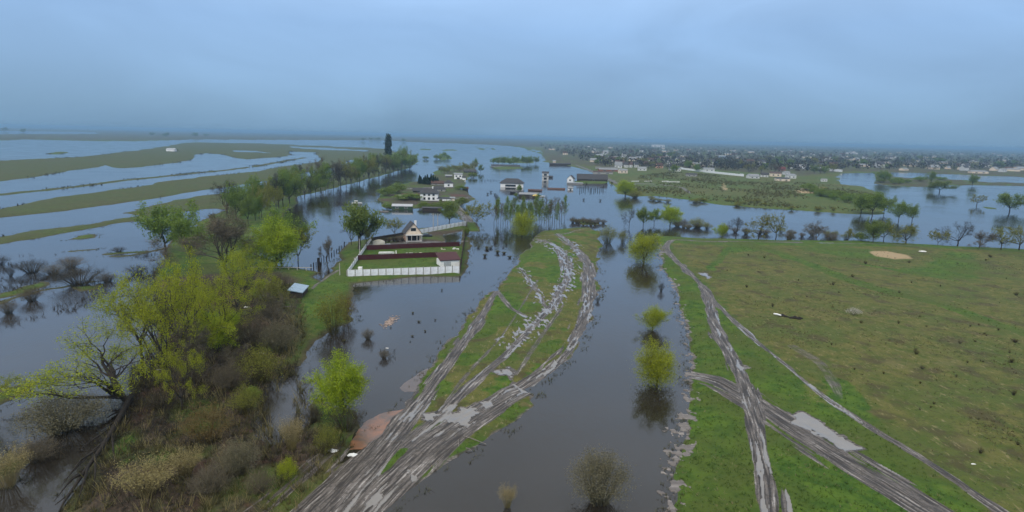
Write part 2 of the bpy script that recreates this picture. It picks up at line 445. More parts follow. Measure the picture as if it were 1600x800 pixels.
TERR = []
def build_terrain():
    us = np.linspace(-300, 1900, 1376)
    dl = np.concatenate([np.geomspace(2.6, 20, 44), np.arange(20.6, 150, 1.05), np.arange(150, 400, .95), np.arange(400, 640, 1.4), np.arange(641, 780, 5.0)])
    U, D = np.meshgrid(us, dl)
    V = yh(U) + D
    nr, nc = U.shape
    Pw = P(U, V).reshape(-1, 3)
    u = U.ravel(); v = V.ravel()
    x, y = Pw[:, 0].copy(), Pw[:, 1].copy()
    dist = np.hypot(x, y)
    # uneven outlines: points are looked up a little displaced
    amp = .45 + .005 * dist
    wl = 3.0 + .02 * dist
    k = np.round(np.log2(wl / 3.0) * 2) / 2
    wl = 3.0 * 2 ** k
    xq = x + amp * (fbm(x / wl, y / wl, 3, 3) - .5) * 2.4
    yq = y + amp * (fbm(x / wl, y / wl, 9, 3) - .5) * 2.4

    def sdf(poly, far=60.0):
        """signed distance to an outline, metres, positive inside; computed near it only"""
        pp = np.array(poly, float)
        res = np.full(len(x), -far)
        m_ = 14 + 0 * pp[:, 0].min()
        idx = np.where((u > pp[:, 0].min() - 40) & (u < pp[:, 0].max() + 40) & (v > pp[:, 1].min() - m_) & (v < pp[:, 1].max() + 40))[0]
        if not len(idx): return res
        W_ = P(pp[:, 0], np.maximum(pp[:, 1], yh(pp[:, 0]) + 2.2))[:, :2]
        px, py = xq[idx], yq[idx]
        best = np.full(len(idx), 1e18); ins = np.zeros(len(idx), bool)
        for i in range(len(W_)):
            a, b = W_[i], W_[(i + 1) % len(W_)]
            e = b - a; L2 = e @ e + 1e-9
            t = np.clip(((px - a[0]) * e[0] + (py - a[1]) * e[1]) / L2, 0, 1)
            dx = px - a[0] - t * e[0]; dy = py - a[1] - t * e[1]
            best = np.minimum(best, dx * dx + dy * dy)
            if abs(b[1] - a[1]) > 1e-9:
                c = ((a[1] > py) != (b[1] > py)) & (px < (b[0] - a[0]) * (py - a[1]) / (b[1] - a[1]) + a[0])
                ins ^= c
        res[idx] = np.where(ins, 1, -1) * np.sqrt(best)
        return np.clip(res, -far, far)

    def stroke(pts, hw, warp=True):
        """distance fraction |t|/halfwidth, along s, across t"""
        pp = np.array(pts, float)
        W_ = P(pp[:, 0], pp[:, 1])[:, :2]
        hw = np.array(hw if hasattr(hw, '__len__') else [hw] * len(pp), float)
        # resample smoothly
        tt = np.linspace(0, len(pp) - 1, (len(pp) - 1) * 5 + 1)
        def cr(arr):
            o = []
            for q in tt:
                i = min(int(q), len(arr) - 2); f = q - i
                p0, p1, p2, p3 = arr[max(i - 1, 0)], arr[i], arr[i + 1], arr[min(i + 2, len(arr) - 1)]
                o.append(.5 * ((2 * p1) + (-p0 + p2) * f + (2 * p0 - 5 * p1 + 4 * p2 - p3) * f * f + (-p0 + 3 * p1 - 3 * p2 + p3) * f ** 3))
            return np.array(o)
        W_ = cr(W_); hw = cr(hw)
        idx = np.where((u > pp[:, 0].min() - 60) & (u < pp[:, 0].max() + 60) & (v > pp[:, 1].min() - 15) & (v < pp[:, 1].max() + 60))[0]
        px, py = (xq[idx], yq[idx]) if warp else (x[idx], y[idx])
        best = np.full(len(idx), 1e9); S = np.zeros(len(idx)); T = np.zeros(len(idx)); HW = np.ones(len(idx)); s0 = 0
        for i in range(len(W_) - 1):
            a, b = W_[i], W_[i + 1]
            e = b - a; L = math.sqrt(e @ e) + 1e-9
            t = np.clip(((px - a[0]) * e[0] + (py - a[1]) * e[1]) / L ** 2, 0, 1)
            dx = px - a[0] - t * e[0]; dy = py - a[1] - t * e[1]
            d2 = np.sqrt(dx * dx + dy * dy)
            w = hw[i] + (hw[i + 1] - hw[i]) * t
            m_ = d2 / w < best
            best[m_] = (d2 / w)[m_]; S[m_] = s0 + t[m_] * L
            T[m_] = ((dx * -e[1] + dy * e[0]) / L)[m_]; HW[m_] = w[m_]
            s0 += L
        return idx, best, S, T, HW

    land = np.full(len(x), -60.0)
    for p in (FARLAND, MEADOW, BELT, BANK, SPIT, FIELD, HAMLET, *ISLETS):
        land = np.maximum(land, sdf(p))
    for p in CUTS:
        land = np.minimum(land, -sdf(p))
    for pts, hw in LINES_LAND:
        idx, best, S, T, HW = stroke(pts, hw)
        land[idx] = np.maximum(land[idx], (1 - best) * HW)
    cap = .42 + .25 * fbm(x / 14, y / 14, 5, 4)
    h = np.where(land > 0, np.minimum(land * .13, cap), np.maximum(land * .12, -1.2))
    h += (fbm(x / 1.7, y / 1.7, 21, 3) - .5) * .12 * smooth(land, -1.5, 3)
    h = np.where(land > 25, np.maximum(h, .2), h)

    dry = .25 + .5 * (fbm(x / 22, y / 22, 31, 4) - .35)
    dry = np.maximum(dry, .74 * smooth(sdf(FIELD), -1, 1))
    for i, p in enumerate(GREEN):
        s = sdf(p)
        dry -= .9 * smooth(s, -4, 5) * smooth(s, -60, -5) * (.45 + .9 * fbm(x / 6, y / 6, 40 + i, 4))
    for pts, hw in GREENLINES:
        idx, best, S, T, HW = stroke(pts, hw)
        dry[idx] -= .95 * (1 - smooth(best, .5, 1.4))
    spd = sdf(SPIT)
    dry = np.where(spd > -2, .15 + .9 * smooth(fbm(x / 7, y / 7, 35, 4), .42, .62), dry)
    dry = np.where(sdf(FARLAND) > 0, .45 + .6 * (fbm(x / 40, y / 40, 36, 4) - .4), dry)
    litter = np.zeros(len(x))
    for p in LITTER:
        litter = np.maximum(litter, smooth(sdf(p), -2.5, 3))
    litter *= np.where(dist > 420, .72, 1)
    litter *= smooth(fbm(x / 9, y / 9, 77, 4), .25, .5)
    litter = np.maximum(litter, .45 * smooth(sdf(MEADOW), -2, 4) * (dist > 150))
    sand = np.zeros(len(x))
    for p in SAND:
        sand = np.maximum(sand, smooth(sdf(p), -1.2, .5))
    mud = np.zeros(len(x)); pud = np.zeros(len(x)); trk = np.zeros((len(x), 3)); rut = np.zeros(len(x))
    trk[:, 0] = x * .5; trk[:, 1] = y
    strength = np.zeros(len(x))
    for i, (pts, hw, st, pth) in enumerate(TRACKS):
        idx, best, S, T, HW = stroke(pts, hw, False)
        r = .62 * fbm(T / .62 + 13 * i, S / 9.0, 90 + i, 3) + .38 * fbm(T / .28, S / 3.0, 190 + i, 2)
        edge = best + (fbm(S / 6, T / .8, 60 + i, 3) - .5) * .9 + (fbm(T / .9 + 5 * i, S / 16.0, 700 + i, 3) - .5) * 2.0 * smooth(best, .1, .7)
        k = st * (1 - smooth(edge, .70, 1.0))
        m_ = k > strength[idx]
        ii = idx[m_]
        strength[ii] = k[m_]
        trk[ii, 0] = S[m_] + 40 * i; trk[ii, 1] = T[m_]
        rut[ii] = ((r - .5) * .5 * np.minimum(1, k * 1.5))[m_]
        wet = smooth(pth - .025 - r + .20 * (fbm(S / 9, T / 6, 300 + i, 2) - .5), .0, .02) * (k > .3)
        pud[ii] = wet[m_]
    mud = strength.copy()
    for i, p in enumerate(PUDDLES):
        s = sdf(p) + (fbm(x / 1.2, y / 1.2, 400 + i, 4) - .5) * 2.0
        pud = np.maximum(pud, smooth(s, 0, .12))
        mud = np.maximum(mud, smooth(s, -.6, -.1))
    # trodden wet patches on the spit
    sp = sdf(SPIT)
    near_ = np.zeros(len(x))
    for pts, hw in (([(845, 378), (885, 405), (888, 435), (870, 470), (840, 505), (800, 540)], 4.5), ([(812, 420), (835, 450), (851, 482)], 2.5), ([(890, 380), (905, 400)], 4)):
        idx, best, S, T, HW = stroke(pts, hw)
        near_[idx] = np.maximum(near_[idx], 1 - smooth(best, .3, 1.2))
    wn = fbm(x / .55 + .12 * y, y / 1.7, 501, 3)
    w = smooth(wn + .08 * near_, .70, .71) * (sp > 1.2) * near_
    pud = np.maximum(pud, w); mud = np.maximum(mud, .75 * smooth(wn + .08 * near_, .64, .70) * (sp > 1) * near_)
    fl_ = sdf(FIELD)
    bars = smooth(fbm(x / .8, y / 1.1, 881, 3) + .5 * (fbm(x / 9, y / 9, 882, 2) - .5) - .13 * np.abs(fl_ + .3), .55, .58) * (fl_ > -3) * (fl_ < 1.5) * (u < 1100) * (v > 378)
    mud = np.maximum(mud, bars)
    shore_ = (.75 * smooth(1.0 - land + 1.6 * (fbm(x / 4, y / 4, 555, 3) - .62), 0, .8) * (land > -8) * (dist < 330))
    on_mud = np.maximum(sp, sdf(FIELD)) > -3
    mud = np.maximum(mud, shore_ * on_mud * .8)
    litter = np.maximum(litter, np.where(on_mud, 0, smooth(1.8 - land, 0, 1.6)) * (dist < 400) * .8)
    pud *= (land > .3)
    hp = np.maximum(.05, h * .5)
    h = h + rut * .45
    h = np.where(pud > .5, np.minimum(h, hp * 0 + np.maximum(.03, h - .05)), h)
    h = np.where(land < -.2, np.minimum(h, -.03), h)
    h = np.where(land > .6, np.maximum(h, .035), h)
    h = np.where(bars > .3, np.maximum(h, .03 + .05 * bars), h)
    pale = bars
    Pw[:, 2] = h
    i0 = (np.arange(nr - 1)[:, None] * nc + np.arange(nc - 1)[None, :]).ravel()
    quads = np.stack([i0, i0 + nc, i0 + nc + 1, i0 + 1], 1)
    me = np_mesh('ground', Pw, quads, ground_mat(), True)
    def attr(name, cols):
        a = me.attributes.new(name, 'FLOAT_COLOR', 'POINT')
        a.data.foreach_set('color', np.ascontiguousarray(np.stack(cols, 1), np.float32).ravel())
    z1 = np.ones(len(x))
    attr('cover', [np.clip(dry, 0, 1), mud, pud, litter])
    attr('earth', [sand, smooth(land, 6, 0), np.clip(h, 0, 1), pale])
    a = me.attributes.new('track', 'FLOAT_VECTOR', 'POINT')
    a.data.foreach_set('vector', np.ascontiguousarray(trk, np.float32).ravel())
    o = link('ground', me)
    tag(o, kind='structure')
    TERR.append(dict(x=x, y=y, h=h, land=land, dry=dry, mud=mud, pud=pud, litter=litter, dist=dist, u=u, v=v, nr=nr, nc=nc, us=us, dl=dl, sand=sand))
    return o

def ground_z(u, v):
    T = TERR[0]
    d = float(v - yh(u))
    r = int(np.clip(np.searchsorted(T['dl'], d), 0, T['nr'] - 1)); c = int(np.clip(round((u + 300) / 1.6), 0, T['nc'] - 1))
    return max(0.0, float(T['h'][r * T['nc'] + c]))

def ground_mat():
    t = NT('flooded_meadow_ground')
    g = t.n('ShaderNodeNewGeometry')
    pos = g.outputs['Position']
    A = t.n('ShaderNodeAttribute', attribute_name='cover'); B = t.n('ShaderNodeAttribute', attribute_name='earth'); K = t.n('ShaderNodeAttribute', attribute_name='track')
    sa = t.n('ShaderNodeSeparateColor'); t.l(A.outputs['Color'], sa.inputs[0])
    sb = t.n('ShaderNodeSeparateColor'); t.l(B.outputs['Color'], sb.inputs[0])
    dry, mud, pud, lit = sa.outputs[0], sa.outputs[1], sa.outputs[2], A.outputs['Alpha']
    n_big = t.noise(pos, .06, 5, .6); n_mid = t.noise(pos, .45, 5, .65); n_fine = t.noise(pos, 2.2, 5, .7)
    mpn = t.n('ShaderNodeMapping'); mpn.inputs['Scale'].default_value = (1.0, .35, 1); mpn.inputs['Rotation'].default_value = (0, 0, .5); t.l(pos, mpn.inputs[0])
    n_str = t.noise(mpn.outputs[0], 1.5, 4, .7)
    green = t.mix(t.rng(n_mid, .35, .65), (.030, .076, .005), (.072, .128, .010))
    green = t.mix(t.rng(n_big, .4, .65), green, (.060, .084, .012))
    green = t.mix(t.rng(n_fine, .55, .72, 0, .5), green, (.016, .032, .010))
    olive = t.mix(t.rng(n_mid, .35, .65), (.068, .084, .012), (.114, .110, .026))
    olive = t.mix(t.rng(n_big, .45, .62, 0, .6), olive, (.052, .086, .012))
    olive = t.mix(t.rng(n_fine, .52, .68, 0, .75), olive, (.030, .030, .012))
    n_patch = t.noise(pos, .16, 4, .6)
    olive = t.mix(t.rng(n_patch, .50, .66, 0, .75), olive, (.052, .042, .018))
    olive = t.mix(t.rng(t.noise(pos, .09, 4, .65), .57, .70, 0, .5), olive, (.135, .115, .045))
    olive = t.mix(t.rng(n_str, .56, .70, 0, .65), olive, (.23, .195, .095))
    f = t.rng(t.math('ADD', dry, t.math('MULTIPLY', t.math('SUBTRACT', n_mid, .5), 1.1)), .25, .75)
    c = t.mix(f, green, olive)
    straw = t.math('MULTIPLY', t.rng(n_str, .63, .73), t.rng(n_big, .45, .62))
    c = t.mix(t.math('MULTIPLY', straw, .6), c, (.20, .18, .09))
    litc = t.mix(t.rng(n_fine, .35, .65), (.026, .020, .014), (.088, .062, .042))
    litc = t.mix(t.rng(n_mid, .52, .7, 0, .7), litc, (.050, .060, .022))
    litc = t.mix(t.math('MULTIPLY', t.rng(n_big, .50, .62, 0, .6), t.rng(lit, .85, 1.0)), litc, (.105, .042, .028))
    c = t.mix(lit, c, litc)
    sandc = t.mix(n_fine, (.40, .30, .17), (.24, .18, .10))
    c = t.mix(sb.outputs[0], c, sandc)
    # mud churned along the tracks
    mk = t.n('ShaderNodeMapping'); mk.inputs['Scale'].default_value = (.11, 1.9, 1); t.l(K.outputs['Vector'], mk.inputs[0])
    n_rut = t.noise(mk.outputs[0], 1.4, 5, .65)
    mudc = t.mix(t.rng(n_rut, .42, .58), (.034, .028, .024), (.150, .130, .115))
    mudc = t.mix(t.rng(n_rut, .585, .64, 0, .9), mudc, (.36, .335, .315))
    mudc = t.mix(t.rng(n_fine, .48, .66, 0, .75), mudc, (.036, .030, .025))
    mudc = t.mix(t.rng(n_mid, .52, .70, 0, .6), mudc, (.085, .072, .058))
    mudc = t.mix(t.math('MULTIPLY', B.outputs['Alpha'], .40), mudc, t.mix(n_fine, (.40, .36, .34), (.16, .14, .13)))
    fm = t.rng(t.math('ADD', mud, t.math('MULTIPLY', t.math('SUBTRACT', n_mid, .5), .7)), .25, .6)
    c = t.mix(fm, c, mudc)
    pudc = t.mix(n_mid, (.17, .16, .15), (.26, .245, .23))
    fp = t.rng(pud, .35, .65)
    c = t.mix(fp, c, pudc)
    t.l(c, t.b.inputs['Base Color'])
    r = t.mix(fp, t.mix(fm, (.95,) * 3, (.55,) * 3), (.12,) * 3)
    t.l(r, t.b.inputs['Roughness'])
    t.b.inputs['Specular IOR Level'].default_value = .3
    hgt = t.math('ADD', t.math('MULTIPLY', n_fine, .7), n_mid)
    hgt = t.math('MULTIPLY', hgt, t.math('SUBTRACT', 1.0, fp))
    t.bump(hgt, .8, .22)
    return t.m

def water_mat(name, c1, c2, rough=.06, ripple=1.0):
    t = NT(name)
    g = t.n('ShaderNodeNewGeometry'); pos = g.outputs['Position']
    n1 = t.noise(pos, .012, 4, .55, .4); n2 = t.noise(pos, .035, 3)
    t.l(t.mix(t.rng(t.noise(pos, .3, 4, .6, .5) if c1[0] > .1 else n1, .35, .65), c1, c2), t.b.inputs['Base Color'])
    mpn = t.n('ShaderNodeMapping'); mpn.inputs['Scale'].default_value = (1, .45, 1); mpn.inputs['Rotation'].default_value = (0, 0, .6); t.l(pos, mpn.inputs[0])
    wv = t.noise(mpn.outputs[0], 1.1, 3, .6)
    wv2 = t.noise(mpn.outputs[0], .16, 3, .5)
    t.l(t.rng(n2, .4, .65, rough, rough + .05), t.b.inputs['Roughness'])
    t.b.inputs['IOR'].default_value = 1.33
    t.b.inputs['Specular IOR Level'].default_value = 1.0
    t.bump(t.math('ADD', t.math('MULTIPLY', wv, t.rng(n2, .35, .65, .25, 1)), wv2), ripple, .05)
    return t.m

ground = build_terrain()
WATER = water_mat('flood_water', (.028, .022, .015), (.018, .016, .013))
wm = MB(); S_ = 16000
wm.add([(-S_, -S_, 0), (S_, -S_, 0), (S_, S_, 0), (-S_, S_, 0)], [(0, 1, 2, 3)])
water = tag(wm.build('water', WATER), kind='structure')

def sheet(name, poly, z, mat, jag=.5, seed=1):
    pp = []
    for i in range(len(poly)):
        a = pt(*poly[i]); b = pt(*poly[(i + 1) % len(poly)])
        n = max(2, int((b - a).length / .8))
        for k in range(n):
            q = a.lerp(b, k / n)
            dx = (float(fbm(np.array([q.x / 1.3]), np.array([q.y / 1.3]), seed, 3)[0]) - .5) * 2 * jag
            dy = (float(fbm(np.array([q.x / 1.3]), np.array([q.y / 1.3]), seed + 5, 3)[0]) - .5) * 2 * jag
            pp.append((q.x + dx, q.y + dy, z))
    o = MB().add(pp, [tuple(range(len(pp)))]).build(name, mat)
    return o
MUDWATER = water_mat('silty_shallow_water', (.25, .115, .060), (.115, .082, .062), .12, .2)
MUDWATER2 = water_mat('brown_shallow_water', (.12, .085, .065), (.10, .075, .060), .1, .2)
tag(sheet('water', [(546, 704), (549, 686), (575, 657), (600, 645), (632, 640), (600, 682), (572, 702)], .010, MUDWATER, .6), kind='structure')
tag(sheet('water', [(622, 606), (632, 598), (650, 586), (668, 577), (676, 580), (650, 612), (634, 612)], .010, MUDWATER2, .7, 4), kind='structure')

# ------------------------------------------------------------------ haze: the air of a dull damp day
hz = MB().box(0, 0, -2.6, 33000, 33000, 49.0)
HZ = bpy.data.materials.new('damp_air')
HZ.use_nodes = True
HZ.node_tree.nodes.clear()
_o = HZ.node_tree.nodes.new('ShaderNodeOutputMaterial')
_v = HZ.node_tree.nodes.new('ShaderNodeVolumePrincipled')
_v.inputs['Color'].default_value = (.46, .73, .96, 1)
_v.inputs['Density'].default_value = .00021
_v.inputs['Anisotropy'].default_value = .6
HZ.node_tree.links.new(_v.outputs[0], _o.inputs['Volume'])
haze = tag(hz.build('haze', HZ), kind='stuff')
# ------------------------------------------------------------------ plants
BARK = plain('dark_bark', (.022, .018, .014), (.050, .041, .033), .9, 4, stretch=(1, 1, .3))
BARK_PALE = plain('pale_bark', (.16, .15, .13), (.08, .075, .065), .9, 4, stretch=(1, 1, .3))
BARK_GREY = plain('grey_bark', (.085, .075, .066), (.050, .043, .036), .9, 4, stretch=(1, 1, .3))
YGREEN = leafmat('young_willow_leaves', (.20, .265, .012), (.36, .39, .030), (.27, .29, .020))
LIME = leafmat('bright_spring_leaves', (.20, .30, .012), (.37, .44, .032))
OLIVELEAF = leafmat('olive_budding_leaves', (.145, .165, .026), (.24, .24, .048), (.18, .165, .038))
GREENLEAF = leafmat('mid_green_leaves', (.11, .185, .026), (.20, .275, .045), (.14, .175, .04))
DARKLEAF = leafmat('dark_green_leaves', (.022, .040, .016), (.046, .066, .024), (.040, .050, .024))
TWIG = leafmat('bare_twigs', (.080, .066, .042), (.140, .116, .076), (.105, .092, .062), 0)
TWIG_DARK = leafmat('dark_bare_twigs', (.024, .020, .012), (.056, .046, .028), (.042, .038, .024), 0)
TAN = leafmat('tan_dry_stems', (.20, .155, .070), (.36, .30, .16), (.22, .19, .07), .2)
GREYOLIVE = leafmat('grey_olive_stems', (.095, .088, .050), (.180, .162, .100), (.13, .12, .07), .1)
OCHRE = leafmat('ochre_budding_stems', (.150, .085, .030), (.120, .105, .035), (.14, .10, .04), .2)
OLIVESTEM = leafmat('olive_budding_stems', (.065, .062, .022), (.120, .112, .036), (.09, .075, .03), .2)
CONIFER = leafmat('conifer_needles', (.014, .030, .012), (.030, .055, .020), None, .1)
BLOSSOM = leafmat('white_blossom', (.62, .60, .58), (.48, .44, .42), None, .3)

def leaf_cloud(rng, pts, n, jit, size, aspect=.45, flat=False, mat=None, hang=0.0):
    """n small rhombic leaf sprays scattered round given points"""
    pts = np.asarray(pts, float)
    c = pts[rng.integers(0, len(pts), n)] + rng.normal(0, 1, (n, 3)) * np.array(jit)
    a = rng.normal(0, 1, (n, 3))
    a[:, 2] -= hang
    a /= np.linalg.norm(a, axis=1)[:, None]
    b = np.cross(a, rng.normal(0, 1, (n, 3)))
    b /= np.linalg.norm(b, axis=1)[:, None] + 1e-9
    s = size * rng.uniform(.6, 1.4, n)[:, None]
    v = np.stack([c - a * s, c + b * s * aspect, c + a * s, c - b * s * aspect], 1).reshape(-1, 3)
    return v

def twig_cloud(rng, pts, n, L, w=.03, up=.5, jit=.2, fan=1.0):
    pts = np.asarray(pts, float)
    c = pts[rng.integers(0, len(pts), n)] + rng.normal(0, jit, (n, 3))
    a = rng.normal(0, fan, (n, 3)); a[:, 2] += up
    a /= np.linalg.norm(a, axis=1)[:, None]
    b = np.cross(a, rng.normal(0, 1, (n, 3)))
    b /= np.linalg.norm(b, axis=1)[:, None] + 1e-9
    l = L * rng.uniform(.5, 1.3, n)[:, None]
    mid = c + a * l * .5 + rng.normal(0, .06, (n, 3)) * l
    v = np.stack([c - b * w, c + b * w, mid + b * w * .7, c + a * l, mid - b * w * .7], 1)
    v = np.stack([v[:, 0], v[:, 1], v[:, 2], v[:, 4], v[:, 4], v[:, 2], v[:, 3], v[:, 3]], 1)
    q = np.stack([v[:, 0], v[:, 1], v[:, 2], v[:, 3]], 1)
    q2 = np.stack([v[:, 3], v[:, 2], c + a * l + b * w * .15, c + a * l - b * w * .15], 1)
    return np.concatenate([q, q2], 1).reshape(-1, 3), 2

def quads_mesh(name, v, mat):
    n = len(v) // 4
    return np_mesh(name, v, np.arange(n * 4).reshape(n, 4), mat)

def skeleton(seed, Ht, trunk=.35, r0=.22, nmain=5, angle=(25, 55), levels=3, nchild=(3, 5), ratio=.62, wiggle=.18, up=.10, droop=0.0, lean=(0, 0), limb=.62, sides=6, straight=False):
    """branching wood: returns MB of tapered limbs and the points along the finest shoots"""
    R = random.Random(seed)
    mb = MB(); tips = []; ends = []
    def rv():
        return Vector((R.gauss(0, 1), R.gauss(0, 1), R.gauss(0, 1)))
    def branch(p, d, L, r, lev):
        ns = 5 if lev == 0 else (4 if lev < levels else 3)
        pts = [p.copy()]; rr = [r]
        d = d.copy()
        for i in range(ns):
            g = up if lev < levels else up - droop
            d = (d + rv() * wiggle * (0.35 if lev == 0 else 1) + Vector((0, 0, g))).normalized()
            p = p + d * (L / ns)
            pts.append(p.copy()); rr.append(max(.012, r * (1 - .72 * (i + 1) / ns)))
        mb.tube(pts, rr, max(3, sides - lev), cap=False)
        if lev >= levels:
            for a, b in zip(pts, pts[1:]):
                tips.append(a.lerp(b, .5)); tips.append(b)
            ends.append(pts[-1])
            return
        n = R.randint(*nchild)
        for k in range(n):
            t = .3 + .7 * (k + R.random() * .8) / n
            t = min(t, .99)
            i = min(int(t * ns), ns - 1)
            q = pts[i].lerp(pts[i + 1], t * ns - i)
            dd = (pts[i + 1] - pts[i]).normalized()
            az = dd.orthogonal().normalized()
            az.rotate(Matrix.Rotation(R.uniform(0, 6.283), 3, dd))
            an = math.radians(R.uniform(24, 58))
            cd = (dd * math.cos(an) + az * math.sin(an)).normalized()
            branch(q, cd, L * ratio * R.uniform(.75, 1.15) * (1.1 - .35 * t), rr[i] * .62, lev + 1)
        branch(pts[-1], d, L * ratio * .8, rr[-1], lev + 1)
    base = Vector((0, 0, -.5)); top = Vector((lean[0] * Ht * trunk, lean[1] * Ht * trunk, Ht * trunk))
    npt = 5
    tp = [base.lerp(top, i / npt) + Vector((R.gauss(0, .04), R.gauss(0, .04), 0)) * Ht * .12 * (0 if i == 0 else 1) for i in range(npt + 1)]
    mb.tube(tp, [r0 * (1.35 if i == 0 else 1 - .3 * i / npt) for i in range(npt + 1)], sides + 2, cap=False)
    if straight:
        tip = Vector((R.gauss(0, .03) * Ht, R.gauss(0, .03) * Ht, Ht))
        mb.tube([tp[-1], tp[-1].lerp(tip, .5) + rv() * .02 * Ht, tip], [r0 * .7, r0 * .45, .02], sides, cap=False)
        for k in range(nmain):
            t = (k + R.random()) / nmain
            q = tp[-1].lerp(tip, t * .95)
            a = R.uniform(0, 6.283); an = math.radians(R.uniform(*angle))
            d = Vector((math.cos(a) * math.sin(an), math.sin(a) * math.sin(an), math.cos(an)))
            branch(q, d, Ht * limb * (1 - .6 * t) * R.uniform(.7, 1.2), r0 * .35 * (1 - .6 * t), levels - 1)
    else:
        a0 = R.uniform(0, 6.283)
        for k in range(nmain):
            a = a0 + 6.283 * k / nmain + R.uniform(-.4, .4); an = math.radians(R.uniform(*angle))
            d = Vector((math.cos(a) * math.sin(an) + lean[0] * .8, math.sin(a) * math.sin(an) + lean[1] * .8, math.cos(an))).normalized()
            q = tp[-1].lerp(tp[-2], R.random() * .9)
            branch(q, d, Ht * limb * R.uniform(.8, 1.15) * .62, r0 * R.uniform(.5, .72), 1)
    return mb, [tuple(t) for t in tips], [tuple(e) for e in ends]

PROTO = {}
def proto(kind, var, wood, crown, names=('trunk', 'crown')):
    """wood, crown: meshes; remembers their true size"""
    vs = np.concatenate([np.array([v.co[:] for v in m_.vertices]) for m_ in (wood, crown) if m_ is not None])
    z = np.percentile(vs[:, 2], 99.5); wd = (np.percentile(vs[:, 0], 98) - np.percentile(vs[:, 0], 2) + np.percentile(vs[:, 1], 98) - np.percentile(vs[:, 1], 2)) / 2
    PROTO.setdefault(kind, []).append((wood, crown, float(z), float(wd), names))

def clumps(rng, n, c, r, lumps=26):
    """points of a crown: sprays gathered in lumps of uneven size inside an egg-shaped outline"""
    d = rng.normal(0, 1, (lumps, 3)); d /= np.linalg.norm(d, axis=1)[:, None]
    cc = np.array(c) + d * np.array(r) * rng.uniform(.45, .95, (lumps, 1))
    cc[:, 2] = np.maximum(cc[:, 2], .8)
    w = rng.uniform(.4, 1, lumps)
    k = rng.choice(lumps, n, p=w / w.sum())
    return cc[k] + rng.normal(0, .17, (n, 3)) * np.array(r) * (.6 + w[k])[:, None]

def make_leafy(kind, seed, leaf, bark, nl, size, jit, asp=.5, hang=0, fill=0, egg=None, **kw):
    mb, tips, ends = skeleton(seed, 10.0, **kw)
    rng = np.random.default_rng(seed)
    wood = mb.mesh(kind + '_trunk', bark, True)
    v = leaf_cloud(rng, tips + ends, nl, jit, size, asp, hang=hang)
    if fill:
        v = np.concatenate([v, leaf_cloud(rng, clumps(rng, fill, *egg), fill, (.12,) * 3, size, asp, hang=hang)])
    crown = quads_mesh(kind + '_crown', v, leaf)
    proto(kind, seed, wood, crown)

def make_bare(kind, seed, twig, bark, nt_, L, w=.028, up=.35, **kw):
    mb, tips, ends = skeleton(seed, 10.0, **kw)
    rng = np.random.default_rng(seed)
    v, _ = twig_cloud(rng, tips + ends + ends, nt_, L, w, up)
    proto(kind, seed, mb.mesh(kind + '_trunk', bark, True), quads_mesh(kind + '_crown', v, twig))

def make_bush(kind, seed, mat, nst, Ht, Wd, leafy=None, nl=0, lsize=.12, w=.03, dome=True):
    """many stems fanning out of one stool"""
    rng = np.random.default_rng(seed)
    mb = MB(); tips = []
    for k in range(nst):
        a = rng.uniform(0, 6.283); f = math.sqrt(rng.uniform(0, 1))
        top = Vector((math.cos(a) * f * Wd / 2, math.sin(a) * f * Wd / 2, Ht * (math.sqrt(max(.08, 1 - .8 * f * f)) if dome else 1) * rng.uniform(.7, 1.05)))
        b = Vector((math.cos(a) * f * Wd * .12, math.sin(a) * f * Wd * .12, -.3))
        mid = b.lerp(top, .5) + Vector((rng.normal(0, .1), rng.normal(0, .1), .12 * Ht))
        mb.tube([b, mid, top], [w, w * .8, w * .3], 3, cap=False)
        for t in (.45, .6, .75, .9, 1):
            tips.append(tuple(mid.lerp(top, (t - .4) / .6)))
    v, _ = twig_cloud(rng, tips, nst * 8, Ht * .28, w * .55, .8, Wd * .02)
    stems = mb.mesh(kind + '_stems', mat)
    if leafy:
        cr = leaf_cloud(rng, tips, nl, (Wd * .05, Wd * .05, Ht * .06), lsize)
        crown = quads_mesh(kind + '_foliage', cr, leafy)
    else:
        crown = quads_mesh(kind + '_twigs', v, mat)
    proto(kind, seed, stems, crown, ('stems', 'foliage' if leafy else 'twigs'))

# kinds (all built about 10 m tall, scaled when planted)
for s in (11, 12, 13):
    make_leafy('round_willow', s, YGREEN, BARK, 9000, .115, (.30, .30, .40), .42, hang=.4, fill=20000, egg=((0, 0, 4.9), (4.2, 4.2, 4.6), 80), trunk=.14, r0=.24, nmain=7, angle=(8, 52), levels=3, nchild=(4, 5), limb=.98, ratio=.58, up=.09)
for s in (21, 22, 23):
    make_leafy('spreading_willow', s, YGREEN, BARK, 9000, .10, (.30, .30, .24), .42, hang=.3, trunk=.24, r0=.26, nmain=5, angle=(18, 58), levels=4, nchild=(3, 3), limb=1.0, ratio=.64, up=.06, wiggle=.2)
make_leafy('leaning_willow', 31, YGREEN, BARK, 10500, .09, (.32, .32, .28), .42, trunk=.12, r0=.42, nmain=6, angle=(15, 50), levels=4, nchild=(3, 3), limb=1.15, ratio=.62, lean=(-.55, .1), up=.05, wiggle=.2)
for s in (41, 42):
    make_leafy('lime_tree', s, LIME, BARK, 15000, .125, (.40, .40, .34), .45, fill=14000, egg=((0, 0, 5.6), (4.2, 4.2, 4.2), 36), trunk=.16, r0=.26, nmain=6, angle=(15, 60), levels=3, nchild=(4, 5), limb=1.0, ratio=.6, up=.07)
for s in (51, 52, 53, 54):
    make_leafy('green_tree', s, GREENLEAF, BARK, 5600, .19, (.40, .40, .36), .5, fill=3200, egg=((0, 0, 6.0), (3.6, 3.6, 3.8), 26), trunk=.22, r0=.22, nmain=5, angle=(12, 52), levels=3, nchild=(4, 5), limb=1.0, ratio=.6, up=.08)
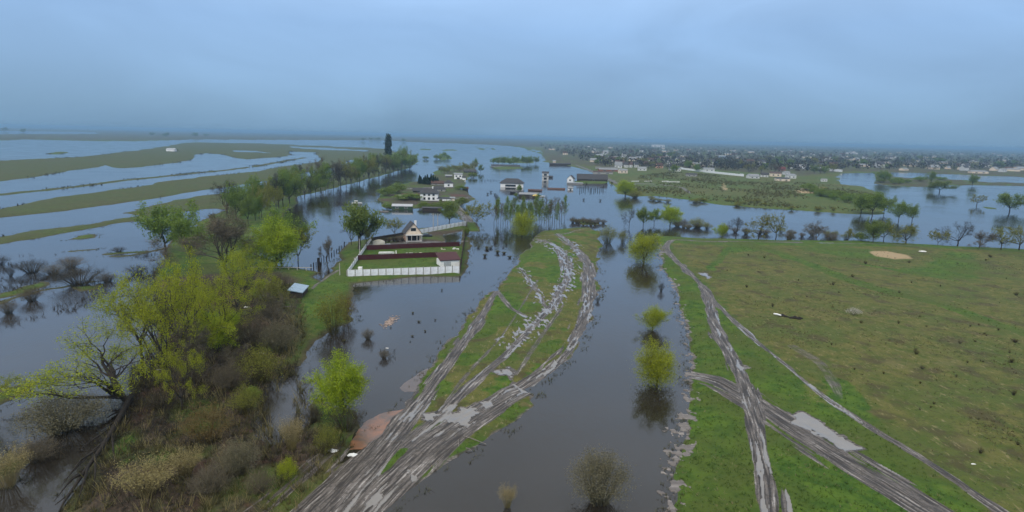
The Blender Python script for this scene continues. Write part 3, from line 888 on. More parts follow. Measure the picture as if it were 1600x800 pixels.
for s in (55, 56):
    make_leafy('olive_tree', s, OLIVELEAF, BARK_GREY, 2600, .26, (.32, .32, .30), .45, trunk=.22, r0=.20, nmain=5, angle=(14, 50), levels=3, nchild=(4, 5), limb=1.0, ratio=.6, up=.08)
for s in (61, 62, 63):
    make_leafy('sparse_tree', s, OLIVELEAF, BARK, 2800, .20, (.26, .26, .22), .45, trunk=.28, r0=.30, nmain=6, angle=(25, 68), levels=4, nchild=(3, 3), limb=.95, ratio=.64, up=.05, wiggle=.2)
make_leafy('weeping_tree', 71, GREENLEAF, BARK, 7000, .30, (.36, .36, .5), .32, hang=1.6, trunk=.38, r0=.34, nmain=6, angle=(28, 66), levels=3, nchild=(4, 5), limb=.80, ratio=.62, up=.10, droop=.45)
for s in (81, 82, 83):
    make_bare('bare_tree', s, TWIG, BARK_GREY, 6000, 1.1, .022, trunk=.2, r0=.26, nmain=6, angle=(15, 58), levels=4, nchild=(3, 3), limb=1.05, ratio=.62, up=.08)
for s in (84, 85):
    make_bare('dark_bare_tree', s, TWIG_DARK, BARK, 1800, .9, .03, trunk=.26, r0=.30, nmain=5, angle=(22, 62), levels=4, nchild=(3, 3), limb=.98, ratio=.64, up=.06, wiggle=.22)
for s in (91, 92, 93):
    make_leafy('slender_tree', s, GREENLEAF, BARK_PALE, 1500, .18, (.24, .24, .34), .45, trunk=.08, r0=.10, nmain=26, angle=(14, 34), levels=2, nchild=(2, 3), limb=.34, ratio=.6, up=.14, straight=True)
for s in (94, 95):
    make_bare('slender_bare_tree', s, TWIG, BARK_GREY, 700, .8, .02, trunk=.30, r0=.12, nmain=12, angle=(14, 36), levels=2, nchild=(2, 3), limb=.32, ratio=.6, up=.14, straight=True)
make_leafy('poplar', 97, DARKLEAF, BARK, 2600, .4, (.35, .35, .5), .5, trunk=.10, r0=.25, nmain=26, angle=(8, 20), levels=2, nchild=(2, 3), limb=.28, ratio=.6, up=.2, straight=True)
for s in (101, 102):
    make_bush('bare_bush', s, TWIG, 170, 10, 11, w=.035)
for s in (103, 104):
    make_bush('dark_bush', s, TWIG_DARK, 110, 10, 14, w=.05)
for s in (105, 106):
    make_bush('olive_bush', s, OLIVESTEM, 120, 10, 11, OLIVELEAF, 4500, .15)
for s in (107, 108):
    make_bush('ochre_bush', s, OCHRE, 120, 10, 12, OCHRE, 4200, .14)
for s in (109, 110):
    make_bush('tan_bush', s, TAN, 120, 10, 10, TAN, 4200, .14, dome=False)
for s in (111, 112):
    make_bush('green_bush', s, OLIVESTEM, 60, 10, 12, GREENLEAF, 2000, .42)
make_bush('lime_bush', 113, OLIVESTEM, 60, 10, 11, YGREEN, 5500, .18)
for s in (117, 118):
    make_bush('osier_bush', s, GREYOLIVE, 170, 10, 11, GREYOLIVE, 13000, .11, w=.04)
make_bush('blossom_bush', 114, TWIG, 60, 10, 14, BLOSSOM, 700, .30)
make_bush('weed_tuft', 115, TWIG_DARK, 40, 10, 9, OLIVESTEM, 200, .5, w=.12)
make_bush('weed_tuft', 116, TWIG_DARK, 30, 10, 12, OLIVESTEM, 160, .5, w=.14)
def conifer():
    rng = np.random.default_rng(5)
    mb = MB().tube([(0, 0, -.3), (0, 0, 5), (0, 0, 9.6)], [.2, .12, .03], 6, cap=False)
    n = 1800; z = rng.uniform(.6, 10, n) ; a = rng.uniform(0, 6.283, n); r = 1.75 * (1 - z / 10.2) ** .8 * np.sqrt(rng.uniform(.1, 1, n))
    pts = np.stack([np.cos(a) * r, np.sin(a) * r, z], 1)
    proto('conifer', 0, mb.mesh('conifer_trunk', BARK), quads_mesh('conifer_crown', leaf_cloud(rng, pts, n, (.05, .05, .05), .34, .5, hang=.6), CONIFER))
conifer()

_cnt = {}
KINDNAME = dict(round_willow='willow_tree', spreading_willow='willow_tree', leaning_willow='willow_tree', lime_tree='leafy_tree', green_tree='leafy_tree', olive_tree='budding_tree', sparse_tree='budding_tree', weeping_tree='weeping_tree',
                bare_tree='bare_tree', dark_bare_tree='bare_tree', slender_tree='slender_tree', slender_bare_tree='slender_tree', poplar='poplar_tree', conifer='conifer_tree', bare_bush='bush', osier_bush='bush', dark_bush='bush', olive_bush='bush', ochre_bush='bush',
                tan_bush='bush', green_bush='bush', lime_bush='bush', blossom_bush='blossom_bush', weed_tuft='weed_tuft')
def plant_at(kind, loc, hm, wm_=None, label=None, group=None, rz=None, var=None, cat=None):
    vs = PROTO[kind]
    i = _cnt.get(kind, 0); _cnt[kind] = i + 1
    wood, crown, ph, pw, names = vs[i % len(vs) if var is None else var]
    R = random.Random(i * 77 + len(kind))
    nm = KINDNAME[kind]
    r = empty(nm, loc, R.uniform(0, 6.283) if rz is None else rz, label, cat or ('bush' if 'bush' in kind else 'weed' if 'weed' in kind else 'tree'), group)
    sz = hm / ph
    sx = (wm_ / pw) if wm_ else sz * R.uniform(.9, 1.1)
    r.scale = (sx, sx, sz)
    link(names[0], wood, r); link(names[1], crown, r)
    return r

def plant(kind, u, v, hpx, wpx=None, label=None, group=None, **kw):
    k = mpp(u, v)
    # a photo height on a ray that looks down: the upright is foreshortened by cos(depression)
    d = ray(u, v); cosd = math.hypot(d[0], d[1]) / math.sqrt(d[0] ** 2 + d[1] ** 2 + d[2] ** 2)
    z = ground_z(u, v)
    return plant_at(kind, pt(u, v, z), hpx * k / cosd ** .5, wpx * k if wpx else None, label, group, **kw)

# trees that stand alone or can be told apart
SINGLE = [
    ('round_willow', 1026, 602, 68, 56, 'round yellow-green willow standing in the river, nearest of the flooded willows'),
    ('round_willow', 1020, 514, 36, 34, 'small yellow-green willow in the river, between the two larger willows'),
    ('round_willow', 1006, 410, 46, 44, 'yellow-green willow in the water beside the bend of the field track'),
    ('round_willow', 816, 368, 38, 35, 'bright round tree before the stand of slender pale-stemmed trees'),
    ('lime_tree', 536, 652, 100, 70, 'bright lime-green tree with dark scrub at its foot beside the brown pool'),
    ('leaning_willow', 207, 628, 118, 190, 'leaning sparse willow with dark bare limbs spreading over the left flood water'),
    ('spreading_willow', 262, 604, 178, 125, 'tall spreading willow with many dark limbs behind the leaning willow'),
    ('spreading_willow', 300, 572, 176, 130, 'tallest yellow-green willow of the left bank thicket'),
    ('spreading_willow', 345, 545, 118, 95, 'olive-yellow willow on the landward side of the left thicket'),
    ('spreading_willow', 222, 560, 130, 120, 'yellow-green willow at the water side of the thicket, behind the leaning willow'),
    ('spreading_willow', 372, 500, 110, 90, 'olive-tinged willow crown between the tallest willow and the shed'),
    ('spreading_willow', 395, 470, 84, 64, 'thin olive willow behind the shed, left of the pipe line'),
    ('spreading_willow', 285, 640, 96, 76, 'short yellow-green willow right of the leaning willow'),
    ('bare_tree', 318, 600, 96, 84, 'grey bare tree rising among the tallest willows'),
    ('bare_tree', 250, 560, 110, 70, 'bare dark-limbed tree at the water side of the left thicket'),
    ('bare_tree', 428, 520, 66, 60, 'bare brown tree on the bank below the shed'),
    ('lime_tree', 330, 548, 62, 60, 'low bright green tree at the foot of the left thicket'),
    ('spreading_willow', -22, 642, 78, 80, 'yellowish willow cut by the left edge of the photo'),
    ('green_tree', 259, 394, 78, 68, 'dark forked tree with green crown standing in the left flood water'),
    ('bare_tree', 352, 424, 96, 120, 'broad grey-brown bare tree behind the tallest willow'),
    ('dark_bare_tree', 355, 334, 52, 52, 'dark leafless tree against the strip of bright water'),
    ('dark_bare_tree', 376, 338, 40, 36, 'smaller dark leafless tree beside the one against the bright strip'),
    ('green_tree', 297, 402, 62, 52, 'dense dark green tree between the forked tree and the bare tree'),
    ('lime_tree', 432, 420, 76, 74, 'bright lime-green tree with low limbs beside the river bend'),
    ('green_tree', 440, 410, 86, 58, 'domed green tree rising behind the bright lime-green tree'),
    ('olive_tree', 466, 410, 60, 42, 'smaller orange-tinged tree leaning over the river bend'),
    ('weeping_tree', 562, 389, 70, 60, 'tall weeping tree with dark trunk at the corner of the walled yard'),
    ('dark_bare_tree', 549, 383, 38, 24, 'thin dark tree behind the weeping tree'),
    ('olive_tree', 573, 388, 36, 20, 'slim olive tree right of the weeping tree trunk'),
    ('olive_tree', 616, 368, 27, 27, 'small round olive-gold tree behind the yard fence'),
    ('bare_tree', 511, 409, 38, 26, 'lone bare tree on the flooded path beside the row of posts'),
    ('green_tree', 702, 350, 36, 34, 'green tree on the left of the causeway to the hamlet'),
    ('olive_tree', 745, 352, 36, 40, 'wide grey-green tree on the right of the causeway'),
    ('olive_bush', 949, 380, 30, 30, 'brownish bush clump in water behind the top of the muddy spit'),
    ('olive_bush', 973, 379, 20, 16, 'small olive bush in the water right of the brownish clump'),
    ('osier_bush', 937, 784, 78, 84, 'large grey-olive twiggy bush standing in the near river'),
    ('tan_bush', 793, 793, 34, 26, 'small pale twiggy shrub in the near river left of the large twiggy bush'),
    ('poplar', 607, 263, 50, 8, 'tall dark poplar rising above the far river bank'),
    ('green_tree', 622, 266, 28, 40, 'low dark grove tree at the foot of the tall poplar'),
    ('green_tree', 640, 262, 20, 30, 'last dark tree at the tip of the far river bank'),
    ('dark_bare_tree', 983, 354, 30, 18, 'dark leafless tree at the left end of the shoreline tree row'),
    ('green_tree', 1005, 353, 30, 22, 'upright green tree right of the dark leafless shoreline tree'),
    ('green_tree', 1022, 351, 25, 18, 'slim green tree between the upright and the round shoreline trees'),
    ('lime_tree', 1047, 353, 32, 30, 'round bright green tree of the shoreline row, left of the field track'),
    ('bare_bush', 1068, 355, 14, 14, 'grey bush right of the round bright shoreline tree'),
    ('olive_bush', 1089, 356, 17, 28, 'wide grey-olive bush in the shallows of the far shore'),
    ('lime_tree', 1128, 369, 20, 17, 'small yellow-green tree with a white trunk base at the shore'),
    ('dark_bare_tree', 1150, 369, 30, 26, 'leafless shore tree with crossing limbs'),
    ('sparse_tree', 1185, 374, 40, 38, 'broad half-leafed tree, left one of the pair on the field edge'),
    ('sparse_tree', 1212, 374, 40, 32, 'half-leafed tree, right one of the pair on the field edge'),
    ('bare_bush', 1233, 374, 13, 18, 'low grey bush right of the half-leafed pair'),
    ('bare_tree', 1275, 376, 30, 32, 'grey bare tree with twiggy crown on the field edge'),
    ('bare_bush', 1298, 376, 14, 24, 'low bare scrub right of the grey twiggy tree'),
    ('olive_tree', 1325, 376, 20, 15, 'small grey-green tree on the field edge'),
    ('green_bush', 1345, 377, 14, 18, 'round green bush before the leafy tree of the field edge'),
    ('green_tree', 1364, 379, 38, 27, 'leafy green tree of the field edge beside its bare companion'),
    ('sparse_tree', 1380, 379, 34, 27, 'thin-leafed tree touching the leafy green tree'),
    ('sparse_tree', 1415, 381, 31, 37, 'fan-shaped tree with pale green tips on the field edge'),
    ('olive_tree', 1465, 383, 24, 26, 'small olive tree left of the large bare tree at the right shore'),
    ('dark_bare_tree', 1496, 385, 40, 45, 'large dark bare tree with wide fan crown at the right shore'),
    ('bare_tree', 1530, 388, 27, 34, 'low grey bare tree right of the large fan-crowned one'),
    ('sparse_tree', 1564, 390, 34, 32, 'dark-stemmed budding tree near the right edge'),
    ('sparse_tree', 1592, 391, 38, 42, 'budding tree cut by the right edge of the field shore'),
    ('sparse_tree', 1640, 395, 38, 42, None),
    ('sparse_tree', 1526, 321, 17, 23, 'small lone tree standing in the lake at right'),
    ('green_tree', 1577, 331, 30, 40, 'broad tree standing in the lake near the right edge'),
    ('green_tree', 1345, 334, 30, 30, 'left tree of the grove at the meadow point'),
    ('green_tree', 1363, 336, 36, 34, 'tall middle tree of the grove at the meadow point'),
    ('green_tree', 1381, 334, 28, 22, 'right tree of the grove at the meadow point'),
    ('green_tree', 1404, 345, 30, 24, 'left one of two rounded trees standing off the meadow point'),
    ('green_tree', 1425, 346, 27, 20, 'right one of two rounded trees standing off the meadow point'),
    ('lime_tree', 977, 306, 24, 30, 'bright round tree at the left shore of the grazing meadow'),
    ('olive_bush', 992, 309, 13, 22, 'low bush right of the bright round meadow tree'),
    ('green_tree', 1468, 300, 18, 32, 'low tree at the edge of the wooded islet'),
    ('green_tree', 1381, 285, 18, 22, 'tree on the left end of the wooded islet'),
    ('green_tree', 1455, 286, 18, 12, 'upright tree midway along the wooded islet'),
    ('green_tree', 1519, 290, 18, 14, 'upright tree on the right half of the wooded islet'),
    ('blossom_bush', 1333, 492, 12, 20, 'white blossoming bush in the olive field'),
    ('green_bush', 806, 308, 7, 6, None), ('green_bush', 811, 302, 14, 7, 'small green tree behind the yellow tarpaulin'), ('dark_bush', 776, 316, 15, 6, 'dark thin bush in water left of the slender stand'),
    ('green_bush', 729, 368, 14, 8, 'fresh green bush at the back corner post of the yard'),
    ('dark_bush', 934, 472, 9, 8, 'dark snag of twigs in the river off the muddy spit'),
    ('dark_bush', 1033, 455, 16, 10, 'dark drowned bush along the field shore'),
]
for k_, u, v, h, w, lab in SINGLE:
    if lab: plant(k_, u, v, h, w, lab)
    elif u == 1640: plant(k_, u, v, h, w, 'outermost budding tree of the right field shore')
    else: plant(k_, u, v, h, w, 'little green bush beside the flooded huts')

# bushes in the left flood water and in the bank thicket
BUSHES = [
    ('dark_bush', 50, 426, 22, 44, 'rounded dark bush in the left flood water'),
    ('dark_bush', 126, 446, 32, 74, 'widest dark bush mound in the left flood water'),
    ('bare_bush', 84, 428, 16, 34, 'thin grey bush between the two dark mounds'),
    ('bare_bush', 110, 418, 18, 40, 'pale twiggy growth behind the widest dark mound'),
    ('dark_bush', 0, 414, 16, 26, 'dark bush at the left edge beside the rounded mound'),
    ('dark_bush', 17, 432, 16, 12, 'small dark snag below the rounded mound'),
    ('dark_bush', 186, 394, 9, 20, 'small brown hummock bush in open water'),
    ('dark_bush', 214, 428, 15, 34, 'low brown bush at the edge of the yellow-green willows'),
    ('bare_bush', 50, 470, 24, 34, 'sparse drowned shrub below the widest mound'),
    ('bare_bush', 14, 490, 22, 28, 'sparse drowned shrub at the left edge'),
    ('bare_bush', 168, 440, 14, 30, 'thin twigs in water right of the widest mound'),
    ('osier_bush', 99, 672, 56, 105, 'broad grey-olive osier bush in water left of the leaning willow'),
    ('tan_bush', 12, 760, 60, 60, 'tan reedy bush in the lower left corner'),
    ('bare_bush', 60, 720, 36, 60, 'grey drowned shrub below the broad osier'),
    ('ochre_bush', 326, 690, 74, 92, 'orange-brown budding shrub on the bank'),
    ('tan_bush', 228, 772, 62, 100, 'wide straw-coloured shrub in the lower left'),
    ('tan_bush', 290, 742, 50, 60, 'straw-coloured shrub right of the wide one'),
    ('osier_bush', 372, 740, 66, 76, 'grey-olive shrub at the foot of the bank'),
    ('tan_bush', 456, 704, 66, 42, 'tall tan shrub at the edge of the flooded hollow'),
    ('lime_bush', 450, 752, 46, 34, 'yellow-green shrub below the tall tan one'),
    ('olive_bush', 512, 706, 58, 44, 'yellowish shrub beside the brown pool'),
    ('olive_bush', 522, 520, 82, 66, 'large olive-brown bush on the bank below the white wall'),
    ('ochre_bush', 541, 500, 56, 34, 'russet bush at the wall corner'),
    ('olive_bush', 408, 598, 76, 78, 'olive bush in the middle of the bank thicket'),
    ('osier_bush', 437, 548, 60, 62, 'dull green bush below the shed'),
    ('bare_bush', 400, 540, 66, 72, 'grey bare bush between willows and shed'),
    ('olive_bush', 418, 480, 56, 70, 'brown-olive bush left of the shed'),
    ('bare_bush', 355, 610, 54, 70, 'grey bare bush behind the orange-brown shrub'),
    ('olive_bush', 384, 646, 60, 56, 'green-tipped bush above the flooded hollow'),
    ('dark_bush', 540, 672, 46, 74, 'dark scrub at the foot of the bright lime-green tree'),
    ('dark_bush', 490, 660, 34, 40, 'dark scrub left of the bright lime-green tree'),
    ('bare_bush', 330, 770, 54, 80, 'grey brush near the lower edge'),
    ('bare_bush', 405, 770, 44, 60, 'grey bush at the lower edge, right of the grey brush'),
    ('bare_bush', 300, 600, 50, 60, 'dark tangle under the yellow-green willows'),
    ('dark_bush', 255, 640, 36, 70, 'dark brush right of the leaning willow trunk'),
    ('bare_bush', 436, 450, 36, 50, 'grey brush behind the shed'), ('bare_bush', 318, 460, 40, 60, 'grey brush below the broad bare tree'), ('bare_bush', 385, 452, 42, 50, 'grey brush beside the pipe line'),
    ('olive_bush', 360, 520, 50, 54, 'olive scrub on the landward side of the willows'), ('bare_bush', 575, 530, 22, 26, 'drowned twigs off the olive-brown bush'), ('bare_bush', 600, 560, 18, 22, 'drowned twigs in the middle of the flooded yard'),
    ('green_bush', 395, 622, 22, 28, 'small fresh green bush on the bank'),
]
for k_, u, v, h, w, lab in BUSHES:
    if u > 200 and v > 440: h, w = h * .80, w * .78
    plant(k_, u, v, h, w, lab)

# rows where nothing tells one from the next
R = random.Random(4)
riv = [(388, 350), (467, 309), (537, 291), (600, 273), (648, 259)]
def along(pts, t):
    q = t * (len(pts) - 1); i = min(int(q), len(pts) - 2); f = q - i
    return pts[i][0] + (pts[i + 1][0] - pts[i][0]) * f, pts[i][1] + (pts[i + 1][1] - pts[i][1]) * f
for i in range(58):
    t = (i + R.uniform(-.4, .4)) / 58
    t = min(max(t, 0), 1)
    u, v = along(riv, t)
    off = R.uniform(0, 1) if i % 2 else 0
    u -= off * (40 - 26 * t); v -= off * (9 - 6 * t) - 2 * R.random()
    h = (52 - 27 * t) * R.uniform(.7, 1.12)
    k_ = R.choice(['green_tree', 'green_tree', 'olive_tree', 'slender_tree', 'dark_bare_tree', 'bare_tree'])
    bare = 'bare' in k_
    plant(k_, u, v, h, h * R.uniform(.5, .8) * (.6 if 'slender' in k_ else 1), 'bare grey tree in the row along the left river bank' if bare else 'dull green tree in the row along the left river bank', 'bare trees along the left river bank' if bare else 'green trees along the left river bank')
for i in range(32):
    u = 772 + 113 * (i + R.uniform(-.3, .3)) / 32
    v = 352 + R.uniform(-9, 3)
    h = R.uniform(30, 42)
    k_ = 'slender_tree' if R.random() < .7 else 'slender_bare_tree'
    plant(k_, u, v, h, R.uniform(8, 12), 'slender pale-stemmed tree in the flooded stand' if k_ == 'slender_tree' else 'leafless slender tree in the flooded stand', 'slender trees in the flooded stand' if k_ == 'slender_tree' else 'leafless slender trees in the flooded stand')
for i in range(9):
    plant('bare_bush', 894 + 6 * i + R.uniform(-2, 2), 349 + R.uniform(-2, 2), R.uniform(6, 11), R.uniform(8, 12), 'low brown bush on the strip behind the muddy spit', 'low brown bushes on the strip behind the spit')
for i in range(16):
    u = 1055 + 290 * i / 16 + R.uniform(-6, 6)
    plant(R.choice(['bare_bush', 'olive_bush', 'osier_bush']), u, 357 + (u - 1055) * .062 + R.uniform(-4, 2), R.uniform(7, 13), R.uniform(10, 18), 'grey scrub bush standing in the shallows along the field shore', 'scrub bushes in the shallows along the field shore')
for i in range(16):
    u = 1262 + 95 * i / 16 + R.uniform(-3, 3)
    plant('green_bush', u, 300 + (u - 1262) * .2 + R.uniform(-3, 5), R.uniform(9, 14), R.uniform(14, 22), 'rounded green bush of the meadow thicket', 'green bushes of the meadow thicket')
for i in range(20):
    u = R.uniform(990, 1330); v = R.uniform(306, 316) + (u - 990) * .045
    plant('olive_bush', u, v, R.uniform(4, 7), R.uniform(8, 16), 'low olive bush on the grazing meadow', 'low bushes on the grazing meadow')
for i in range(8):
    plant('green_bush', R.uniform(1375, 1470), R.uniform(281, 288), R.uniform(5, 8), R.uniform(10, 18), 'low green bush on the wooded islet', 'low bushes on the wooded islet')
for i in range(11):
    plant('green_tree', 770 + 6.6 * i + R.uniform(-2, 2), 258 + R.uniform(-2, 2) - i * .3, R.uniform(9, 14), R.uniform(8, 12), 'green tree on the islet behind the flooded barn', 'trees on the islet behind the barn')
for i in range(4):
    plant('green_bush', 682 + 6 * i, 248 + R.uniform(-2, 1), R.uniform(5, 9), R.uniform(6, 9), 'bush on the tiny islet off the far bank tip', 'bushes on the tiny islet')
plant('green_bush', 665, 249, 5, 9, 'single bush in open water before the tiny islet')
for i in range(14):
    u = R.uniform(500, 640); v = 212.5 + (u - 500) * .02 + R.uniform(4.5, 7)
    plant('green_tree', u - 300 * (i % 3), v - 7 * (i % 3) , R.uniform(4, 7), R.uniform(5, 9), 'distant tree on the far marsh edge', 'distant trees on the far marsh')
# hamlet greenery
for i in range(10):
    plant('conifer', 655 + 3.2 * i + R.uniform(-1, 1), 288 + R.uniform(-1, 1), R.uniform(10, 16), 5, 'dark conifer in the row behind the large white house', 'conifers behind the large white house')
for u, v, h, w, lab in ((604, 306, 13, 26, 'rounded green bush at the left tip of the hamlet'), (622, 302, 16, 26, 'brighter bush beside the rounded one at the hamlet tip'), (640, 312, 9, 40, 'dark hedge behind the boathouse'), (606, 326, 9, 16, 'dark bush left of the boathouse'),
                        (664, 326, 10, 20, 'clipped dark bush left under the large white house'), (682, 326, 10, 20, 'clipped dark bush right under the large white house'), (722, 322, 14, 18, 'olive bush where the causeway meets the hamlet'),
                        (700, 327, 14, 18, 'bright olive bush right of the large white house'), (718, 297, 7, 16, 'green bush before the middle white house'), (738, 278, 9, 14, 'dark bush at the right shore of the hamlet')):
    plant('green_bush', u, v, h, w, lab)
for i in range(12):
    plant('olive_tree', 688 + 5 * i + R.uniform(-2, 2), 271 - i * .6 + R.uniform(-2, 2), R.uniform(8, 13), R.uniform(8, 11), 'dull tree at the back of the hamlet', 'trees at the back of the hamlet')
plant('green_tree', 743, 262, 15, 6, 'upright dark tree at the far end of the hamlet')
plant('green_tree', 751, 270, 13, 7, 'green tree in the water off the far end of the hamlet')
for i in range(14):
    plant('weed_tuft', 738 + R.uniform(0, 60), 372 + R.uniform(0, 32), R.uniform(3, 6), R.uniform(4, 9), 'dark drowned tuft in the water right of the yard', 'drowned tufts in the water')
for i in range(9):
    plant('weed_tuft', R.gauss(650, 38), R.uniform(448, 560), R.uniform(2, 4), R.uniform(3, 7), 'dark drowned tuft in the flooded ground before the white wall', 'drowned tufts in the water before the wall')
# weeds of the field
for i in range(64):
    while True:
        u, v = R.uniform(1080, 1600), R.uniform(392, 720)
        if v < 425 + (u - 1100) * .66 and v > 384 + (u - 1100) * .03 and R.random() < 1.1 - (v - 390) / 420: break
    s = .6 + (v - 390) / 600
    q_ = R.choice((.5, .6, .8, 1.1)); plant('weed_tuft', u, v, R.uniform(5, 9) * s * q_, R.uniform(4, 9) * s * q_, 'dark dry weed tuft in the olive field', 'dark weed tufts in the olive field')

# ------------------------------------------------------------------ what nobody could count: brush, grass clumps, drift litter
def sample_ground(rng, mask, n):
    T = TERR[0]
    nr, nc = T['nr'], T['nc']
    X = T['x'].reshape(nr, nc); Y = T['y'].reshape(nr, nc)
    area = np.zeros((nr, nc)); area[:-1, :-1] = np.abs((X[1:, :-1] - X[:-1, :-1]) * (Y[:-1, 1:] - Y[:-1, :-1]) - (X[:-1, 1:] - X[:-1, :-1]) * (Y[1:, :-1] - Y[:-1, :-1]))
    w = area.ravel() * mask
    k = rng.choice(len(w), n, p=w / w.sum())
    j = np.sqrt(area.ravel()[k])[:, None] * rng.uniform(-.5, .5, (n, 2))
    return np.stack([T['x'][k] + j[:, 0], T['y'][k] + j[:, 1], np.maximum(T['h'][k], 0)], 1), k

def inpoly(poly):
    T = TERR[0]; pp = np.array(poly, float); ins = np.zeros(len(T['u']), bool); px, py = T['u'], T['v']
    for i in range(len(pp)):
        a, b = pp[i], pp[(i + 1) % len(pp)]
        if abs(b[1] - a[1]) < 1e-9: continue
        ins ^= ((a[1] > py) != (b[1] > py)) & (px < (b[0] - a[0]) * (py - a[1]) / (b[1] - a[1]) + a[0])
    return ins

def stems_stuff(name, label, rng, pos, per, Ht, w, spread, mat, leaf=0):
    n = len(pos)
    c = np.repeat(pos, per, 0); m_ = len(c)
    a = np.concatenate([rng.normal(0, spread, (m_, 2)), np.ones((m_, 1))], 1)
    hgt = np.repeat(Ht * rng.uniform(.4, 1.3, n), per)[:, None] * rng.uniform(.6, 1.1, (m_, 1))
    c = c + np.concatenate([rng.normal(0, .12, (m_, 2)) * hgt, -.1 * np.ones((m_, 1))], 1)
    b = np.concatenate([rng.normal(0, 1, (m_, 2)), np.zeros((m_, 1))], 1); b /= np.linalg.norm(b, axis=1)[:, None] + 1e-9
    top = c + a * hgt
    ww = w * rng.uniform(.6, 1.4, (m_, 1))
    v = np.stack([c - b * ww, c + b * ww, top + b * ww * .3, top - b * ww * .3], 1)
    return tag(link(name, quads_mesh(name, v.reshape(-1, 3), mat)), kind='stuff')

_r = np.random.default_rng(8)
T0 = TERR[0]
_bank = inpoly([(215, 470), (330, 440), (470, 450), (480, 520), (460, 580), (490, 640), (560, 700), (520, 740), (470, 790), (450, 900), (60, 900), (100, 800), (200, 640)]) & (T0['land'] > -2.5)
pos, _ = sample_ground(_r, _bank * (.25 + (T0['litter'] > .3)), 2400)
stems_stuff('undergrowth', '', _r, pos, 9, 1.5, .022, .42, TWIG_DARK)
pos, _ = sample_ground(_r, _bank * 1.0, 1100)
stems_stuff('undergrowth', '', _r, pos, 9, 1.5, .028, .38, TAN)
pos, _ = sample_ground(_r, _bank * 1.0, 1200)
stems_stuff('undergrowth', '', _r, pos, 10, 1.3, .035, .5, OLIVESTEM)
_fl = inpoly([(-20, 400), (250, 395), (250, 430), (190, 470), (60, 500), (-20, 520)]) | inpoly([(0, 640), (180, 610), (200, 640), (140, 740), (90, 790), (0, 760)]) | inpoly([(380, 600), (480, 570), (500, 520), (600, 500), (620, 560), (560, 600), (480, 640), (470, 690), (400, 690)])
pos, _ = sample_ground(_r, _fl * np.clip(fbm(T0['x'] / 9, T0['y'] / 9, 612, 3) - .5, 0, 1), 700)
stems_stuff('drowned_brush', '', _r, pos, 8, 1.0, .022, .5, TWIG_DARK)
GRASSB = leafmat('grass_clumps', (.035, .075, .014), (.085, .125, .024), None, .2)
STRAW = leafmat('straw_clumps', (.20, .17, .085), (.30, .26, .15), None, .2)
_ok = (T0['land'] > .6) & (T0['mud'] < .3) & (T0['pud'] < .3) & (T0['dist'] < 260) & (T0['litter'] < .5)
pos, _ = sample_ground(_r, _ok * np.clip(.8 - T0['dry'], .02, 1) * np.minimum(1, (70 / T0['dist']) ** 2), 9000)
stems_stuff('grass', '', _r, pos, 5, .34, .035, .55, GRASSB)
pos, _ = sample_ground(_r, _ok * np.clip(fbm(T0['x'] / 7, T0['y'] / 7, 31, 3) - .42, 0, 1) * np.minimum(1, (80 / T0['dist']) ** 2), 4200)
stems_stuff('grass', '', _r, pos, 4, .30, .03, .6, STRAW)

_field = inpoly([(1060, 385), (1600, 400), (1700, 420), (1700, 900), (1600, 800), (1330, 650), (1120, 470)]) & (T0['mud'] < .3)
pos, _ = sample_ground(_r, _field * np.clip(fbm(T0['x'] / 10, T0['y'] / 10, 91, 4) - .42, 0, 1) * np.minimum(1, (110 / T0['dist']) ** 1.5), 5200)
stems_stuff('dry_weeds', '', _r, pos, 5, .32, .035, .7, plain('weed_stems', (.050, .044, .022), (.085, .072, .034), .9, 1))
_mead = inpoly([(985, 300), (1000, 275), (1060, 268), (1160, 280), (1310, 290), (1380, 310), (1380, 333), (1200, 325), (1075, 311)]) & (T0['land'] > 2)
pos, _ = sample_ground(_r, _mead * np.clip(fbm(T0['x'] / 40, T0['y'] / 60, 93, 4) - .40, 0, 1), 2600)
stems_stuff('meadow_scrub', '', _r, pos, 7, 1.5, .16, .8, OLIVESTEM)
_left = inpoly([(-300, 220), (650, 235), (650, 260), (500, 292), (230, 342), (0, 380), (-300, 430)]) & (T0['land'] > -2) & (T0['land'] < 3)
pos, _ = sample_ground(_r, _left * np.clip(fbm(T0['x'] / 30, T0['y'] / 30, 95, 3) - .5, 0, 1), 1500)
stems_stuff('reeds', '', _r, pos, 7, 1.1, .12, .5, TWIG_DARK)

for i in range(7):
    plant('bare_bush' if i % 2 else 'dark_bush', 586 + 7 * i + R.uniform(-2, 2), 381 - i * .9 + R.uniform(-1, 1), R.uniform(6, 10), R.uniform(8, 12), 'dark shrub along the board fence at the back of the yard', 'shrubs along the back of the yard')

_edge = (T0['land'] > -2.0) & (T0['land'] < .7) & (T0['dist'] < 330) & (T0['mud'] < .8)
_pn = np.clip(fbm(T0['x'] / 3, T0['y'] / 3, 97, 3) - .42, 0, 1)
pos, _ = sample_ground(_r, _edge * _pn * np.minimum(1, (90 / T0['dist'])), 5200)
stems_stuff('drowned_grass', '', _r, pos, 6, .38, .03, .6, plain('drowned_grass_blades', (.10, .085, .04), (.05, .06, .02), .9, 1))

_tang = inpoly([(215, 600), (260, 540), (330, 520), (390, 540), (400, 580), (330, 640), (260, 700), (200, 740), (140, 770), (170, 700)]) & (T0['land'] > -3)
BLACKW = plain('wet_black_wood', (.012, .010, .008), (.030, .024, .019), .85, 3)
pos, _ = sample_ground(_r, _tang * 1.0, 900)
stems_stuff('brush_tangle', '', _r, pos, 6, 1.0, .035, 1.5, BLACKW)
